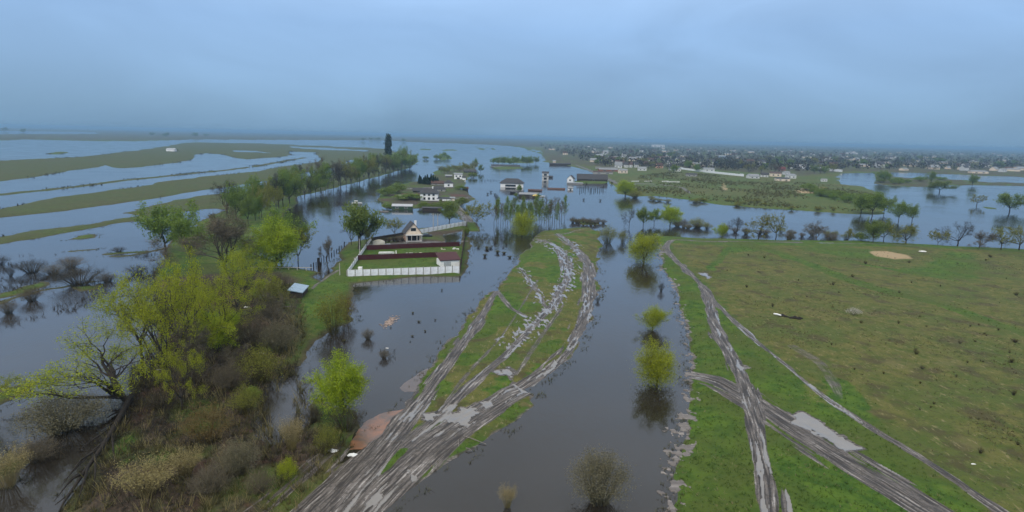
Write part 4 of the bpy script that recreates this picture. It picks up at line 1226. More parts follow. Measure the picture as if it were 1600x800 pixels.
# ------------------------------------------------------------------ buildings and other things
WHITE = plain('white_render', (.82, .82, .81), (.72, .72, .70), .8, 1.2)
CREAM = plain('cream_render', (.74, .62, .49), (.62, .51, .40), .8, 1.2)
PINK = plain('pink_plaster', (.70, .42, .28), (.58, .34, .23), .8, 1.2)
BRICK = plain('red_brick', (.26, .11, .07), (.19, .085, .055), .9, 6)
GREYWALL = plain('grey_plaster', (.34, .33, .31), (.24, .235, .22), .85, 1.5)
DARKWOOD = plain('dark_timber', (.060, .046, .036), (.034, .027, .022), .85, 5, stretch=(1, 1, 6))
ROOFDARK = plain('dark_tiles', (.036, .036, .040), (.060, .058, .060), .7, 2.5)
ROOFGREY = plain('grey_sheet_roof', (.26, .27, .28), (.18, .19, .20), .6, 1.5)
ROOFBROWN = plain('brown_tiles', (.095, .050, .036), (.062, .036, .028), .7, 2.5)
ROOFBLUE = plain('blue_grey_sheet', (.32, .42, .52), (.22, .31, .40), .5, 2)
MAROON = plain('maroon_sheet', (.070, .017, .020), (.045, .012, .014), .55, 2, stretch=(4, 4, .5))
CONCRETE = plain('pale_concrete', (.82, .84, .86), (.60, .61, .62), .85, .9)
TIMBER = plain('new_timber', (.52, .44, .30), (.40, .32, .21), .8, 3, stretch=(.4, 5, 5))
GREYWOOD = plain('weathered_wood', (.22, .20, .18), (.13, .115, .10), .9, 4)
GLASS = plain('window_glass', (.018, .022, .028), (.012, .014, .018), .12, 1, spec=.6)
HULLW = plain('white_hull', (.74, .74, .72), (.64, .64, .61), .4, 1.5)
HULLD = plain('dark_hull', (.042, .036, .034), (.07, .055, .05), .6, 1.5)
YELLOW = plain('yellow_tarpaulin', (.62, .46, .13), (.52, .36, .10), .6, 2)
TARP = plain('cream_tarpaulin', (.62, .58, .48), (.52, .48, .38), .7, 1.5)
CHAR = plain('charred_wood', (.016, .014, .013), (.035, .030, .027), .95, 4)
GREENP = plain('green_paint', (.035, .075, .040), (.025, .055, .030), .6, 2)
METAL = plain('zinc', (.42, .44, .46), (.32, .34, .36), .45, 2)
FOAM = plain('river_foam', (.34, .26, .22), (.24, .18, .15), .8, 1.5)
POLE = plain('weathered_pole', (.42, .40, .37), (.30, .28, .25), .85, 3)
CARDARK = plain('dark_car_paint', (.018, .019, .022), (.024, .025, .028), .25, 1, spec=.6)
CARWHITE = plain('white_car_paint', (.66, .67, .68), (.60, .61, .62), .3, 1, spec=.6)
RUBBER = plain('tyre_rubber', (.02, .02, .02), (.03, .03, .03), .9)

def yaw(u0, v0, u1, v1):
    a, b = pt(u0, v0), pt(u1, v1)
    return math.atan2(b.y - a.y, b.x - a.x), (b - a).length

def windows(root, W_, D, lst):
    """lst: (side, along, z, width, height); side f = near long wall (-y), b, l, r"""
    for side, s, z, w, h in lst:
        fr = MB(); pa = MB()
        def put(mb, ww, hh, off, th):
            if side == 'f': mb.box(s, -D / 2 - off, z + (h - hh) / 2, ww, th, hh)
            elif side == 'b': mb.box(s, D / 2 + off, z + (h - hh) / 2, ww, th, hh)
            elif side == 'l': mb.box(-W_ / 2 - off, s, z + (h - hh) / 2, th, ww, hh)
            else: mb.box(W_ / 2 + off + (.09 if root.name.startswith('gabled_house') else 0), s, z + (h - hh) / 2, th, ww, hh)
        put(fr, w + .24, h + .24, .02, .10)
        put(pa, w, h, .08, .06)
        f = fr.build('window', WINFRAME, root)
        pa.build('pane', GLASS, f)
WINFRAME = plain('window_frame', (.55, .55, .53), (.45, .45, .43), .6)

def house(name, label, loc, rz, W_, D, h, rh, wall, roof, kind='gable', wins=(), door=None, chimney=None, group=None, cat='house', over=.45):
    r = empty(name, loc, rz, label, cat, group)
    if kind == 'gable':
        MB().gwall(W_, D, h, rh).build('wall', wall, r)
        rf = MB().gable(W_, D, h + .02, rh, over).build('roof', roof, r)
    elif kind == 'hip':
        MB().box(0, 0, -.6, W_, D, h + .6).build('wall', wall, r)
        rf = MB().hip(W_, D, h + .01, rh, over).build('roof', roof, r)
    else:
        MB().box(0, 0, -.6, W_, D, h + .6).build('wall', wall, r)
        mb = MB(); L, q = W_ / 2 + over, D / 2 + over
        mb.add([(-L, -q, h + .02), (L, -q, h + .02), (L, q, h + rh), (-L, q, h + rh), (-L, -q, h + .22), (L, -q, h + .22), (L, q, h + rh + .2), (-L, q, h + rh + .2)],
               [(0, 3, 2, 1), (4, 5, 6, 7), (0, 1, 5, 4), (1, 2, 6, 5), (2, 3, 7, 6), (3, 0, 4, 7)])
        rf = mb.build('roof', roof, r)
    if chimney:
        cx, cy, ch = chimney
        MB().box(cx, cy, h + rh * .45, .7, .7, ch).box(cx, cy, h + rh * .45 + ch, .9, .9, .15).build('chimney', WHITE if wall is not BRICK else BRICK, rf)
    windows(r, W_, D, wins)
    if door:
        side, s, w, hh = door
        d = MB()
        if side == 'f': d.box(s, -D / 2 - .03, 0, w, .1, hh)
        else: d.box(W_ / 2 + .03, s, 0, .1, w, hh)
        d.build('door', DARKWOOD, r)
    return r

# ---- walled yard
def panel_fence(name, label, a, b, n, hgt, mat, postmat, group=None, z=0.0, cat='fence'):
    p, q = pt(*a), pt(*b)
    L = (q - p).length; rz = math.atan2(q.y - p.y, q.x - p.x)
    r = empty(name, (p.x, p.y, z), rz, label, cat, group)
    st = L / n
    pm = MB().box(st / 2, 0, -.2, st - .26, .09, hgt + .2)
    for k in range(3): pm.box(st / 2, -.055, hgt * (.2 + .3 * k), st - .2, .04, .12)
    pmesh = pm.mesh(name + '_panel', mat)
    qm = MB().box(0, 0, -.5, .16, .18, hgt + .62).box(0, 0, hgt + .12, .22, .24, .08).mesh(name + '_post', postmat)
    for k in range(n):
        link('panel', pmesh, r).location = (k * st, 0, 0)
    for k in range(n + 1):
        link('post', qm, r).location = (k * st, 0, 0)
    return r
panel_fence('concrete_fence', 'white concrete panel fence along the near side of the flooded yard', (543, 435), (718, 428), 15, 2.4, CONCRETE, GREYWALL)
panel_fence('concrete_fence', 'pale concrete fence running up the left side of the yard', (542, 434), (580, 378), 16, 1.9, CONCRETE, GREYWALL)
panel_fence('concrete_fence', 'pale concrete fence behind the yard, right of the gabled house', (655, 367), (729, 353), 11, 2.2, CONCRETE, GREYWALL)
def sheet_fence(label, a, b, hgt, mat, n, name='sheet_metal_fence'):
    p, q = pt(*a), pt(*b)
    L = (q - p).length; rz = math.atan2(q.y - p.y, q.x - p.x)
    r = empty(name, (p.x, p.y, 0), rz, label, 'fence')
    mb = MB(); k = int(L / .25)
    for i in range(k):
        mb.box((i + .5) * L / k, .03 * (i % 2), .05, L / k - .003, .05, hgt)
    mb.build('sheet', mat, r)
    po = MB().box(0, .09, -.4, .1, .1, hgt + .55).mesh('fence_post', CHAR)
    for i in range(n + 1):
        link('post', po, r).location = (L * i / n, 0, 0)
    rl = MB().box(L / 2, .06, .5, L, .05, .07).box(L / 2, .06, hgt - .3, L, .05, .07).build('rail', CHAR, r)
    return r
sheet_fence('maroon sheet fence across the yard before the gabled house', (573, 393), (718, 387), 2.1, MAROON, 14)
sheet_fence('maroon sheet fence nearer the white wall, left of the maroon-roofed outbuilding', (559, 409), (683, 404), 2.1, MAROON, 12)
sheet_fence('dark maroon fence closing the river side of the yard', (719, 428), (729, 354), 2.1, MAROON, 20)
sheet_fence('dark board fence at the back of the yard, left of the gabled house', (580, 378), (634, 369), 1.6, DARKWOOD, 8, 'board_fence')

# gabled house of the yard
a_, _ = yaw(630, 377, 660, 374)
r = house('gabled_house', 'small pale gabled house with dark steep roof in the walled yard', pt(644, 375, .3), math.radians(-72), 6.4, 5.8, 3.4, 3.5, PINK, ROOFDARK, chimney=(1.2, 1.1, 2.4), over=.5,
          wins=[('r', 0, 4.0, 1.9, 1.1), ('f', -1.6, 1.0, 1.2, 1.3), ('f', 1.4, 1.0, 1.2, 1.3)])
MB().box(3.26, 0, -.5, .1, 5.7, 3.9).add([(3.22, -2.8, 3.4), (3.22, 2.8, 3.4), (3.22, 0, 6.7), (3.3, -2.8, 3.4), (3.3, 2.8, 3.4), (3.3, 0, 6.7)], [(3, 4, 5), (0, 2, 1), (0, 1, 4, 3), (1, 2, 5, 4), (2, 0, 3, 5)]).build('front_wall', CREAM, r)
p_ = MB().box(4.4, 0, .1, 2.1, 6.0, .25)
for s in (-2.8, -1, 1, 2.8): p_.box(5.4, s, .3, .18, .18, 2.3)
p_.box(4.5, 0, 2.6, 2.3, 6.3, .14).build('porch', WINFRAME, r)
MB().box(3.36, 0, .35, .06, 4.4, 2.1).build('door', GLASS, r)

a_, L_ = yaw(683, 411, 716, 409)
r = house('outbuilding', 'white outbuilding with maroon lean-to roof behind the near white fence', pt(700, 416, .1), a_, 6.0, 4.6, 2.3, 1.5, WHITE, MAROON, 'shed', over=.35, wins=[], cat='outbuilding')
MB().box(-.9, -2.33, 0, 2.2, .08, 1.9).build('garage_door', METAL, r)

# boats, tank, timber, car and other things in the yard
def hull(L, B, D_, sections=9, bow=.55):
    vs = []; fs = []
    for i in range(sections):
        t = i / (sections - 1)
        w = B / 2 * (1 - max(0, (t - bow) / (1 - bow)) ** 2.2) * (.82 + .18 * min(1, t / .25))
        w = max(w, .03)
        zk = .12 * D_ * max(0, (t - .6) / .4) ** 2 * 3
        zt = D_ * (1 + .25 * t * t)
        vs += [(t * L - L / 2, -w, zt), (t * L - L / 2, -w * .72, zk + D_ * .15), (t * L - L / 2, 0, zk), (t * L - L / 2, w * .72, zk + D_ * .15), (t * L - L / 2, w, zt),
               (t * L - L / 2, w * .86, zt), (t * L - L / 2, w * .62, zk + D_ * .3), (t * L - L / 2, -w * .62, zk + D_ * .3), (t * L - L / 2, -w * .86, zt)]
    for i in range(sections - 1):
        for k in range(9):
            a = i * 9 + k; b = i * 9 + (k + 1) % 9
            fs.append((a, b, b + 9, a + 9))
    fs.append(tuple(range(8, -1, -1)))
    fs.append(tuple((sections - 1) * 9 + k for k in range(9)))
    return vs, fs
def boat(label, u, v, rz, L, B, D_, mat, z=0.0, seats=2, name='rowing_boat', cabin=None):
    r = empty(name, pt(u, v, z), rz, label, 'boat')
    MB().add(*hull(L, B, D_)).build('hull', mat, r)
    for k in range(seats):
        MB().box(-L * .25 + k * L * .28, 0, D_ * .72, .26, B * .8, .05).build('seat', GREYWOOD, r)
    if cabin:
        cw = MB().box(-L * .1, 0, D_ * .8, L * .3, B * .7, cabin).build('cabin', WHITE, r)
        MB().box(-L * .1, 0, D_ * .8 + cabin * .5, L * .3 + .06, B * .72, cabin * .3).build('window', GLASS, cw)
    return r
boat('white rowing boat lying on the grass before the maroon fence', 604, 397.5, .05, 5.2, 1.7, .75, HULLW, .35)
r = empty('tank', pt(592, 387, .3), .25, 'rounded cream tank under a tarpaulin at the left back of the yard', 'tank')
mb = MB(); n_ = 10
for i in range(7):
    t = i / 6; ra = math.sin(math.pi * (.12 + .76 * t)) ** .6 * 1.5
    for k in range(n_):
        a = 2 * math.pi * k / n_
        mb.v.append(((t - .5) * 4.2, math.cos(a) * ra, 1.4 + math.sin(a) * ra * (1.05 if math.sin(a) > 0 else .95)))
for i in range(6):
    for k in range(n_):
        mb.f.append((i * n_ + k, i * n_ + (k + 1) % n_, (i + 1) * n_ + (k + 1) % n_, (i + 1) * n_ + k))
mb.f.append(tuple(reversed(range(n_)))); mb.f.append(tuple(6 * n_ + k for k in range(n_)))
mb.build('shell', TARP, r, True)
MB().box(-1.2, 0, 0, .3, 2.2, .5).box(1.2, 0, 0, .3, 2.2, .5).build('cradle', GREYWOOD, r)
a_, L_ = yaw(552, 425, 655, 419)
mb = MB()
for k in range(5):
    mb.box(L_ / 2 + (k - 2) * .3, k * .16 - .3, .02 + .09 * (k % 2), L_ * .95, .15, .09)
o = mb.build('plank_stack', TIMBER); o.location = pt(552, 425, .45); o.rotation_euler.z = a_
tag(o, 'long pale planks lying on the grass behind the near white fence', 'planks')
o = MB().box(0, 0, 0, .3, .3, 1.9).box(0, 0, 1.9, .4, .4, .08).build('concrete_post', WHITE); o.location = pt(619, 401, .3)
tag(o, 'single white concrete post standing on the yard grass', 'post')
o = MB().box(0, 0, 0, 1.0, 1.0, 1.1).box(0, 0, 1.1, 1.15, 1.15, .1).build('well_box', WHITE); o.location = pt(563, 423.5, .4)
tag(o, 'small white well box in the near left corner of the yard', 'well')
r = empty('slab_floor', pt(573, 404, .35), yaw(556, 409, 590, 408)[0], 'grey concrete slab with a brick floor beside it on the left of the yard', 'slab')
MB().box(0, 0, 0, 8.0, 4.4, .22).build('slab', GREYWALL, r); MB().box(7.0, .3, 0, 5.6, 4.0, .15).build('brick_floor', plain('brick_pavers', (.17, .10, .085), (.12, .08, .07), .9, 5), r)
def car(label, u, v, rz, body, z=0.2):
    r = empty('parked_car', pt(u, v, z), rz, label, 'car')
    prof = [(-2.1, .35), (-2.1, .85), (-1.9, 1.0), (-1.5, 1.02), (-1.0, 1.5), (.5, 1.52), (1.15, 1.0), (2.0, .88), (2.1, .6), (2.1, .35)]
    mb = MB(); n_ = len(prof)
    def wd(z): return .86 if z < 1.05 else .68
    vs = [(x, -wd(z), z) for x, z in prof] + [(x, wd(z), z) for x, z in prof]
    fs = [tuple(range(n_)), tuple(range(2 * n_ - 1, n_ - 1, -1))] + [(i, i + n_, (i + 1) % n_ + n_, (i + 1) % n_) for i in range(n_)]
    mb.add(vs, fs).build('body', body, r)
    g = MB()
    for s in (-1, 1):
        g.add([(-1.3, s * .80, 1.08), (.85, s * .80, 1.08), (.42, s * .70, 1.45), (-.95, s * .70, 1.45)], [(0, 1, 2, 3)])
    g.add([(1.12, -.6, 1.06), (1.12, .6, 1.06), (.58, .55, 1.48), (.58, -.55, 1.48)], [(0, 1, 2, 3)])
    g.build('window', GLASS, r)
    for x in (-1.3, 1.35):
        for s in (-1, 1):
            MB().tube([(x, s * .72, .33), (x, s * .90, .33)], .33, 12).build('wheel', RUBBER, r)
    return r
car('dark car parked right of the gabled house', 667, 371, .3, CARDARK)
for i, (u, v, w, mat, lab) in enumerate(((706, 385, 1.6, WHITE, 'white crate stack by the river side fence of the yard'), (693, 391.5, 1.2, TARP, 'small pale sack before the maroon yard fence'), (712, 391, 1.6, HULLW, 'white sacks at the right end of the maroon yard fence'),
                                         (634, 381, 1.3, GREYWALL, 'grey barrel stand left of the gabled house'), (607, 384, 2.4, METAL, 'grey scrap pile beside the cream tank'), (640, 399, 2.6, GREYWALL, 'heap of grey rubble on the yard grass'), (655, 398, 2.0, TARP, 'pale rubble heap right of the grey one'), (678, 384, 3.4, METAL, 'grey boat frame on the wet yard ground'))):
    mb = MB(); R2 = random.Random(i)
    for k in range(7):
        mb.box(R2.uniform(-w, w) * .6, R2.uniform(-.5, .5) * w * .6, R2.uniform(0, .25), R2.uniform(.3, .7) * w * .7, R2.uniform(.3, .6) * w * .5, R2.uniform(.2, .7), R2.uniform(0, 3))
    o = mb.build(('crate_stack', 'sack', 'sack', 'barrel', 'scrap_pile', 'rubble_heap', 'rubble_heap', 'boat_frame')[i], mat); o.location = pt(u, v, .25)
    tag(o, lab, ('crates', 'sack', 'sacks', 'barrel', 'scrap', 'rubble', 'rubble', 'frame')[i])

# shed and pipe line by the thicket
a_, L_ = yaw(457, 466, 476, 446)
r = house('shed', 'low shed with pale blue-grey roof among the brush', pt(467, 462, .3), a_, 6.6, 3.0, 1.5, .7, DARKWOOD, ROOFBLUE, 'shed', over=.25, door=('f', -1.2, .9, 1.3), cat='shed')
o = MB().box(0, 0, 0, 2.4, .35, .3).box(.6, .4, 0, .35, 1.6, .25).box(-.8, -.3, .2, 1.8, .3, .25, .4).build('timber_pile', GREYWOOD); o.location = pt(455, 481, .3)
tag(o, 'heap of grey beams below the shed', 'timber')
r = empty('pipe_line', pt(392, 423, .1), yaw(392, 422, 489, 423)[0], 'thin pale pipe on short posts between the thicket and the flooded path', 'pipe')
_, L_ = yaw(392, 423, 489, 423)
MB().tube([(0, 0, 1.1), (L_, 0, 1.1)], .09, 6).build('pipe', POLE, r)
for k in range(7):
    MB().box(L_ * (k + .3) / 7, 0, -.4, .16, .16, 1.5).build('support', POLE, r)
pm = MB().tube([(0, 0, -.5), (.02, 0, 1.5)], [.11, .09], 6).mesh('fence_post', CHAR)
for i in range(14):
    t = i / 13
    o = link('post', pm); o.location = pt(486 + 52 * t, 421 - 36 * t)
    o.scale.z = R.uniform(.6, 1.2); o.scale.x = o.scale.y = R.uniform(1, 2)
    tag(o, 'dark post in the row along the flooded path', 'post', 'posts along the flooded path')
o = MB().box(0, 0, 0, .8, .3, 2.6, .4).box(.4, .3, 0, .5, .5, 1.2).build('tree_stump', CHAR); o.location = pt(498, 416)
tag(o, 'black broken stump at the start of the post row', 'stump')
def pole(label, u, v, hpx, bar=False):
    h = hpx * mpp(u, v)
    r = empty('utility_pole', pt(u, v, ground_z(u, v)), .2, label, 'pole')
    MB().tube([(0, 0, -.5), (0, 0, h)], [.16, .10], 8).build('shaft', POLE, r)
    if bar:
        c = MB().box(0, 0, h - .7, 1.8, .1, .12).build('crossarm', GREYWOOD, r)
        for x in (-.8, .8): MB().tube([(x, 0, h - .58), (x, 0, h - .4)], .05, 6).build('insulator', WHITE, c)
    return r
pole('white pole beside the weeping tree at the yard corner', 562, 395, 22)
pole('white pole on the grass left of the near white fence', 531, 430, 19)
pole('left one of two pale poles in the water behind the yard', 677, 357, 24, True)
pole('right one of two pale poles in the water behind the yard', 684, 358, 24, True)
pole('pale pole on the islet behind the flooded barn', 781, 260, 17)
pole('pale pole among the village fields', 1113, 268, 15, True)

# ---- hamlet
def hp(u, v, z=.3): return pt(u, v, z)
def sz(u, v, px): return px * mpp(u, v)
k = mpp(672, 314)
house('large_white_house', 'large white two-storey house with dark hipped roof in the flooded hamlet', hp(671, 313), .06, 27 * k, 18 * k, 12 * k, 7 * k, WHITE, ROOFDARK, 'hip', over=1.0, chimney=(2, 0, 2.5),
      wins=[('f', -7 * k, 2 * k, 3 * k, 3.4 * k), ('f', 0, 2 * k, 3 * k, 3.4 * k), ('f', 7 * k, 2 * k, 3 * k, 3.4 * k), ('f', -7 * k, 8 * k, 3 * k, 2.6 * k), ('f', 0, 8 * k, 3 * k, 2.6 * k), ('f', 7 * k, 8 * k, 3 * k, 2.6 * k)])
k = mpp(630, 328)
r = house('boathouse', 'low green boathouse with pale metal roof at the water of the hamlet', hp(629, 326), .04, 31 * k, 10 * k, 4.5 * k, 2.5 * k, GREENP, METAL, 'gable', over=.3, wins=[('f', -8 * k, 1 * k, 4 * k, 2 * k), ('f', 6 * k, 1 * k, 4 * k, 2 * k)], cat='boathouse')
k = mpp(675, 330)
house('low_dark_shed', 'long low dark shed at the water under the large white house', hp(675, 328.5, .1), .04, 29 * k, 6 * k, 3.2 * k, 1.4 * k, DARKWOOD, ROOFDARK, 'shed', cat='shed')
k = mpp(700, 300)
house('middle_white_house', 'white house with dark roof in the middle of the hamlet', hp(701, 292), .1, 15 * k, 11 * k, 6.5 * k, 5 * k, WHITE, ROOFDARK, 'hip', wins=[('f', 0, 2 * k, 3 * k, 2.6 * k)])
house('brown_roofed_house', 'long brown-roofed house left of the middle white house', hp(684, 289), .1, 22 * k, 9 * k, 3.5 * k, 3.4 * k, GREYWALL, ROOFBROWN, 'gable', wins=[('f', -3 * k, 1 * k, 2 * k, 1.6 * k)])
k = mpp(716, 282)
house('rear_white_house', 'white house with grey flat roof at the rear of the hamlet', hp(716, 280), .1, 13 * k, 9 * k, 8 * k, 1.5 * k, WHITE, ROOFGREY, 'shed', wins=[('f', -3 * k, 4 * k, 2.5 * k, 2 * k), ('f', 3 * k, 4 * k, 2.5 * k, 2 * k), ('f', 0, .6 * k, 4.5 * k, 2.4 * k)])
house('rear_annexe', 'small white annexe right of the rear white house', hp(725, 281), .1, 5 * k, 6 * k, 4 * k, 1.6 * k, WHITE, ROOFDARK, 'gable')
house('rear_barn', 'dark long roof behind the rear white house', hp(734, 270), .1, 22 * k, 9 * k, 2.8 * k, 3.0 * k, DARKWOOD, ROOFDARK, 'gable', cat='barn')
k = mpp(650, 308)
house('long_brown_shed', 'long brown-roofed shed left of the large white house', hp(643, 309), .12, 28 * k, 8 * k, 3.2 * k, 3 * k, DARKWOOD, ROOFBROWN, 'gable', cat='shed', wins=[('f', 4 * k, .8 * k, 3 * k, 1.6 * k)])
house('small_white_shed', 'small white shed at the left end of the long brown-roofed shed', hp(628, 310), .12, 9 * k, 6 * k, 3.2 * k, 2 * k, WHITE, ROOFGREY, 'gable', cat='shed')
house('white_garage', 'long low white garage right of the large white house', hp(694, 314), .06, 19 * k, 7 * k, 3.8 * k, 1.2 * k, WHITE, ROOFDARK, 'shed', cat='garage', wins=[('f', -5 * k, .5 * k, 4 * k, 2.2 * k)])
house('white_annexe', 'white lean-to at the right end of the long low garage', hp(707, 314), .06, 6 * k, 6 * k, 4.2 * k, 1.2 * k, CREAM, ROOFGREY, 'shed', cat='shed')
k = mpp(690, 300)
house('dark_roofed_house', 'dark-roofed house between the large and the middle white houses', hp(686, 299), .08, 20 * k, 10 * k, 4 * k, 4.5 * k, GREYWALL, ROOFDARK, 'hip', wins=[('f', -4 * k, 1 * k, 2.4 * k, 2 * k), ('f', 4 * k, 1 * k, 2.4 * k, 2 * k)])
house('dark_barn', 'dark barn behind the long brown-roofed shed of the hamlet', hp(657, 301), .1, 22 * k, 8 * k, 3.5 * k, 3.4 * k, DARKWOOD, ROOFDARK, 'gable', cat='barn')
house('garden_shed', 'little dark shed at the right shore of the hamlet', hp(727, 297), .3, 8 * k, 6 * k, 3.2 * k, 1.8 * k, DARKWOOD, ROOFBROWN, 'gable', cat='shed')
house('grey_roofed_shed', 'grey-roofed shed left of the rear white house', hp(701, 277), .1, 13 * k, 7 * k, 3 * k, 2.2 * k, DARKWOOD, ROOFGREY, 'gable', cat='shed')
boat('pale moored pontoon boat in open water left of the hamlet', 558, 319, .05, sz(558, 319, 16), 3.2, .9, HULLW, -.1, 0, 'pontoon_boat', 1.2)
boat('small white boat at the left shore of the hamlet', 602, 322, 1.2, 5, 1.6, .7, HULLW, -.1)
o = MB().box(0, 0, -.3, sz(605, 331, 14), 1.6, .75).build('jetty', GREYWOOD); o.location = pt(600, 331); tag(o, 'short dark jetty in the water below the boathouse', 'jetty')
panel_fence('board_wall', 'low pale wall along the causeway to the hamlet', (717, 324), (737, 346), 9, 1.2, GREYWALL, GREYWALL, cat='wall')

# ---- flooded buildings in mid-channel
k = mpp(800, 296)
r = house('flooded_barn', 'white flooded barn with dark hipped roof standing in mid-channel', pt(800, 292.5, -.3), -.06, 37 * k, 17 * k, 7 * k, 7.5 * k, WHITE, ROOFDARK, 'hip', over=.9, wins=[('f', -2 * k, 1.5 * k, 17 * k, 3.2 * k)], cat='barn')
MB().box(12 * k, 0, -.5, 10 * k, 15 * k, 6 * k).build('annexe', WHITE, r)
k = mpp(852, 284)
r = house('tall_white_house', 'tall narrow two-storey white house standing in the flood', pt(852, 282, -.2), -.1, 10 * k, 8 * k, 12 * k, 2 * k, plain('stained_white', (.60, .60, .58), (.42, .42, .41), .85, .8), ROOFDARK, 'shed', over=.5, wins=[('f', 0, 1.5 * k, 4.5 * k, 3.5 * k), ('f', 0, 8 * k, 4.5 * k, 3 * k)])
MB().box(0, -4.6 * k, 7.2 * k, 10 * k, 1.6 * k, .3).build('balcony', GREYWALL, r)
house('flooded_hut', 'dark little hut beside the tall narrow white house', pt(860.5, 278, -.2), .2, 6 * k, 4 * k, 2 * k, 1.6 * k, DARKWOOD, ROOFDARK, 'gable', cat='hut')
k = mpp(920, 288)
r = house('long_flooded_barn', 'long dark-roofed barn on the flooded shore', pt(925, 283, 0), -.08, 50 * k, 18 * k, 4 * k, 7.5 * k, DARKWOOD, ROOFDARK, 'gable', cat='barn', wins=[('f', 2 * k, .8 * k, 3 * k, 2 * k)])
house('flooded_gable_house', 'white gable-fronted house at the left end of the long dark barn', pt(892, 284, 0), math.radians(72), 12 * k, 10 * k, 5.5 * k, 5 * k, WHITE, ROOFDARK, 'gable', wins=[('l', 0, 2 * k, 3 * k, 2 * k), ('f', 0, 2 * k, 3 * k, 2 * k)])
house('flooded_lean_to', 'pale sunken lean-to before the long dark barn', pt(898, 289, -.6), -.05, 24 * k, 6 * k, 2.6 * k, 1.0 * k, GREYWALL, ROOFGREY, 'shed', cat='shed')
k = mpp(870, 300)
house('sunken_shed', 'dark-brown shed roof rising just above the flood', pt(869, 297.5, -.9), -.04, 27 * k, 7 * k, 2.2 * k, 1.6 * k, DARKWOOD, ROOFBROWN, 'gable', cat='shed')
k = mpp(827, 312)
house('flooded_cabin', 'dark cabin with grey sheet roof before the yellow tarpaulin', pt(826, 309, -.6), -.08, 30 * k, 9 * k, 5.5 * k, 2.2 * k, DARKWOOD, ROOFGREY, 'shed', cat='cabin', wins=[('f', 4 * k, 2 * k, 3 * k, 2 * k)])
o = MB().hip(9 * k, 6 * k, 0, 2.4 * k, .2).build('tarpaulin', YELLOW); o.location = pt(837, 306, 2.6); tag(o, 'yellow tarpaulin stretched over the flooded cabin yard', 'tarpaulin')
for x in (-1, 1): pass
house('sunken_hut', 'low dark hut in the water behind the yellow tarpaulin', pt(836, 299.5, -.6), -.05, 24 * k, 6 * k, 2.6 * k, 1.5 * k, DARKWOOD, ROOFBROWN, 'gable', cat='hut')
house('floating_hut', 'small dark floating hut left of the flooded cabin', pt(801, 303, -.3), 0, 9 * k, 5 * k, 3.2 * k, .6 * k, CHAR, ROOFDARK, 'shed', cat='hut')
house('white_cabin', 'small white cabin alone in the water right of the sunken shed', pt(891, 297, -.3), .1, 9 * k, 6 * k, 4.2 * k, 1.6 * k, WHITE, ROOFGREY, 'gable', cat='cabin', wins=[('f', 0, 1 * k, 3 * k, 1.8 * k)])
boat('white boat moored right of the dark flooded cabin', 846, 308, .4, 5.5, 1.8, .8, HULLW, -.1)
for i in range(13):
    o = link('post', pm); o.location = pt(906 + 40 * i / 13 + R.uniform(-1, 1), 297 + R.uniform(-1.5, 2.5)); o.scale = (2.2, 2.2, R.uniform(1.2, 2.4))
    tag(o, 'dark post standing in the flood before the long barn', 'post', 'posts in the flood before the long barn')
for i in range(16):
    o = link('post', pm); o.location = pt(752 + 38 * i / 16, 282.5 + R.uniform(-.5, .5)); o.scale = (1.6, 1.6, R.uniform(.5, .9))
    tag(o, 'thin fence post in the water left of the flooded barn', 'post', 'fence posts in the water left of the barn')
for i, (u, v) in enumerate(((912, 313), (938, 314), (916, 288), (834, 316), (956, 287), (767, 301), (762, 304), (773, 305))):
    plant('dark_bush', u, v, 3.5, 4, 'small dark snag in the mid-channel water', 'snags in the mid-channel water')
k = mpp(790, 262)
house('islet_barn', 'long low dark-roofed barn on the islet behind the flooded barn', pt(790, 260.5, 0), -.02, 46 * k, 5 * k, 1.6 * k, 1.6 * k, GREYWALL, ROOFDARK, 'gable', cat='barn')
k = mpp(885, 262)
house('shore_store', 'long dark store at the far shore with pale boats before it', pt(875, 258, 0), -.04, 36 * k, 6 * k, 2.2 * k, 1.6 * k, DARKWOOD, ROOFDARK, 'gable', cat='store')
house('shore_house', 'pale narrow house at the left end of the far shore store', pt(866, 256, 0), .0, 5 * k, 5 * k, 5 * k, 1.6 * k, CREAM, ROOFGREY, 'gable')

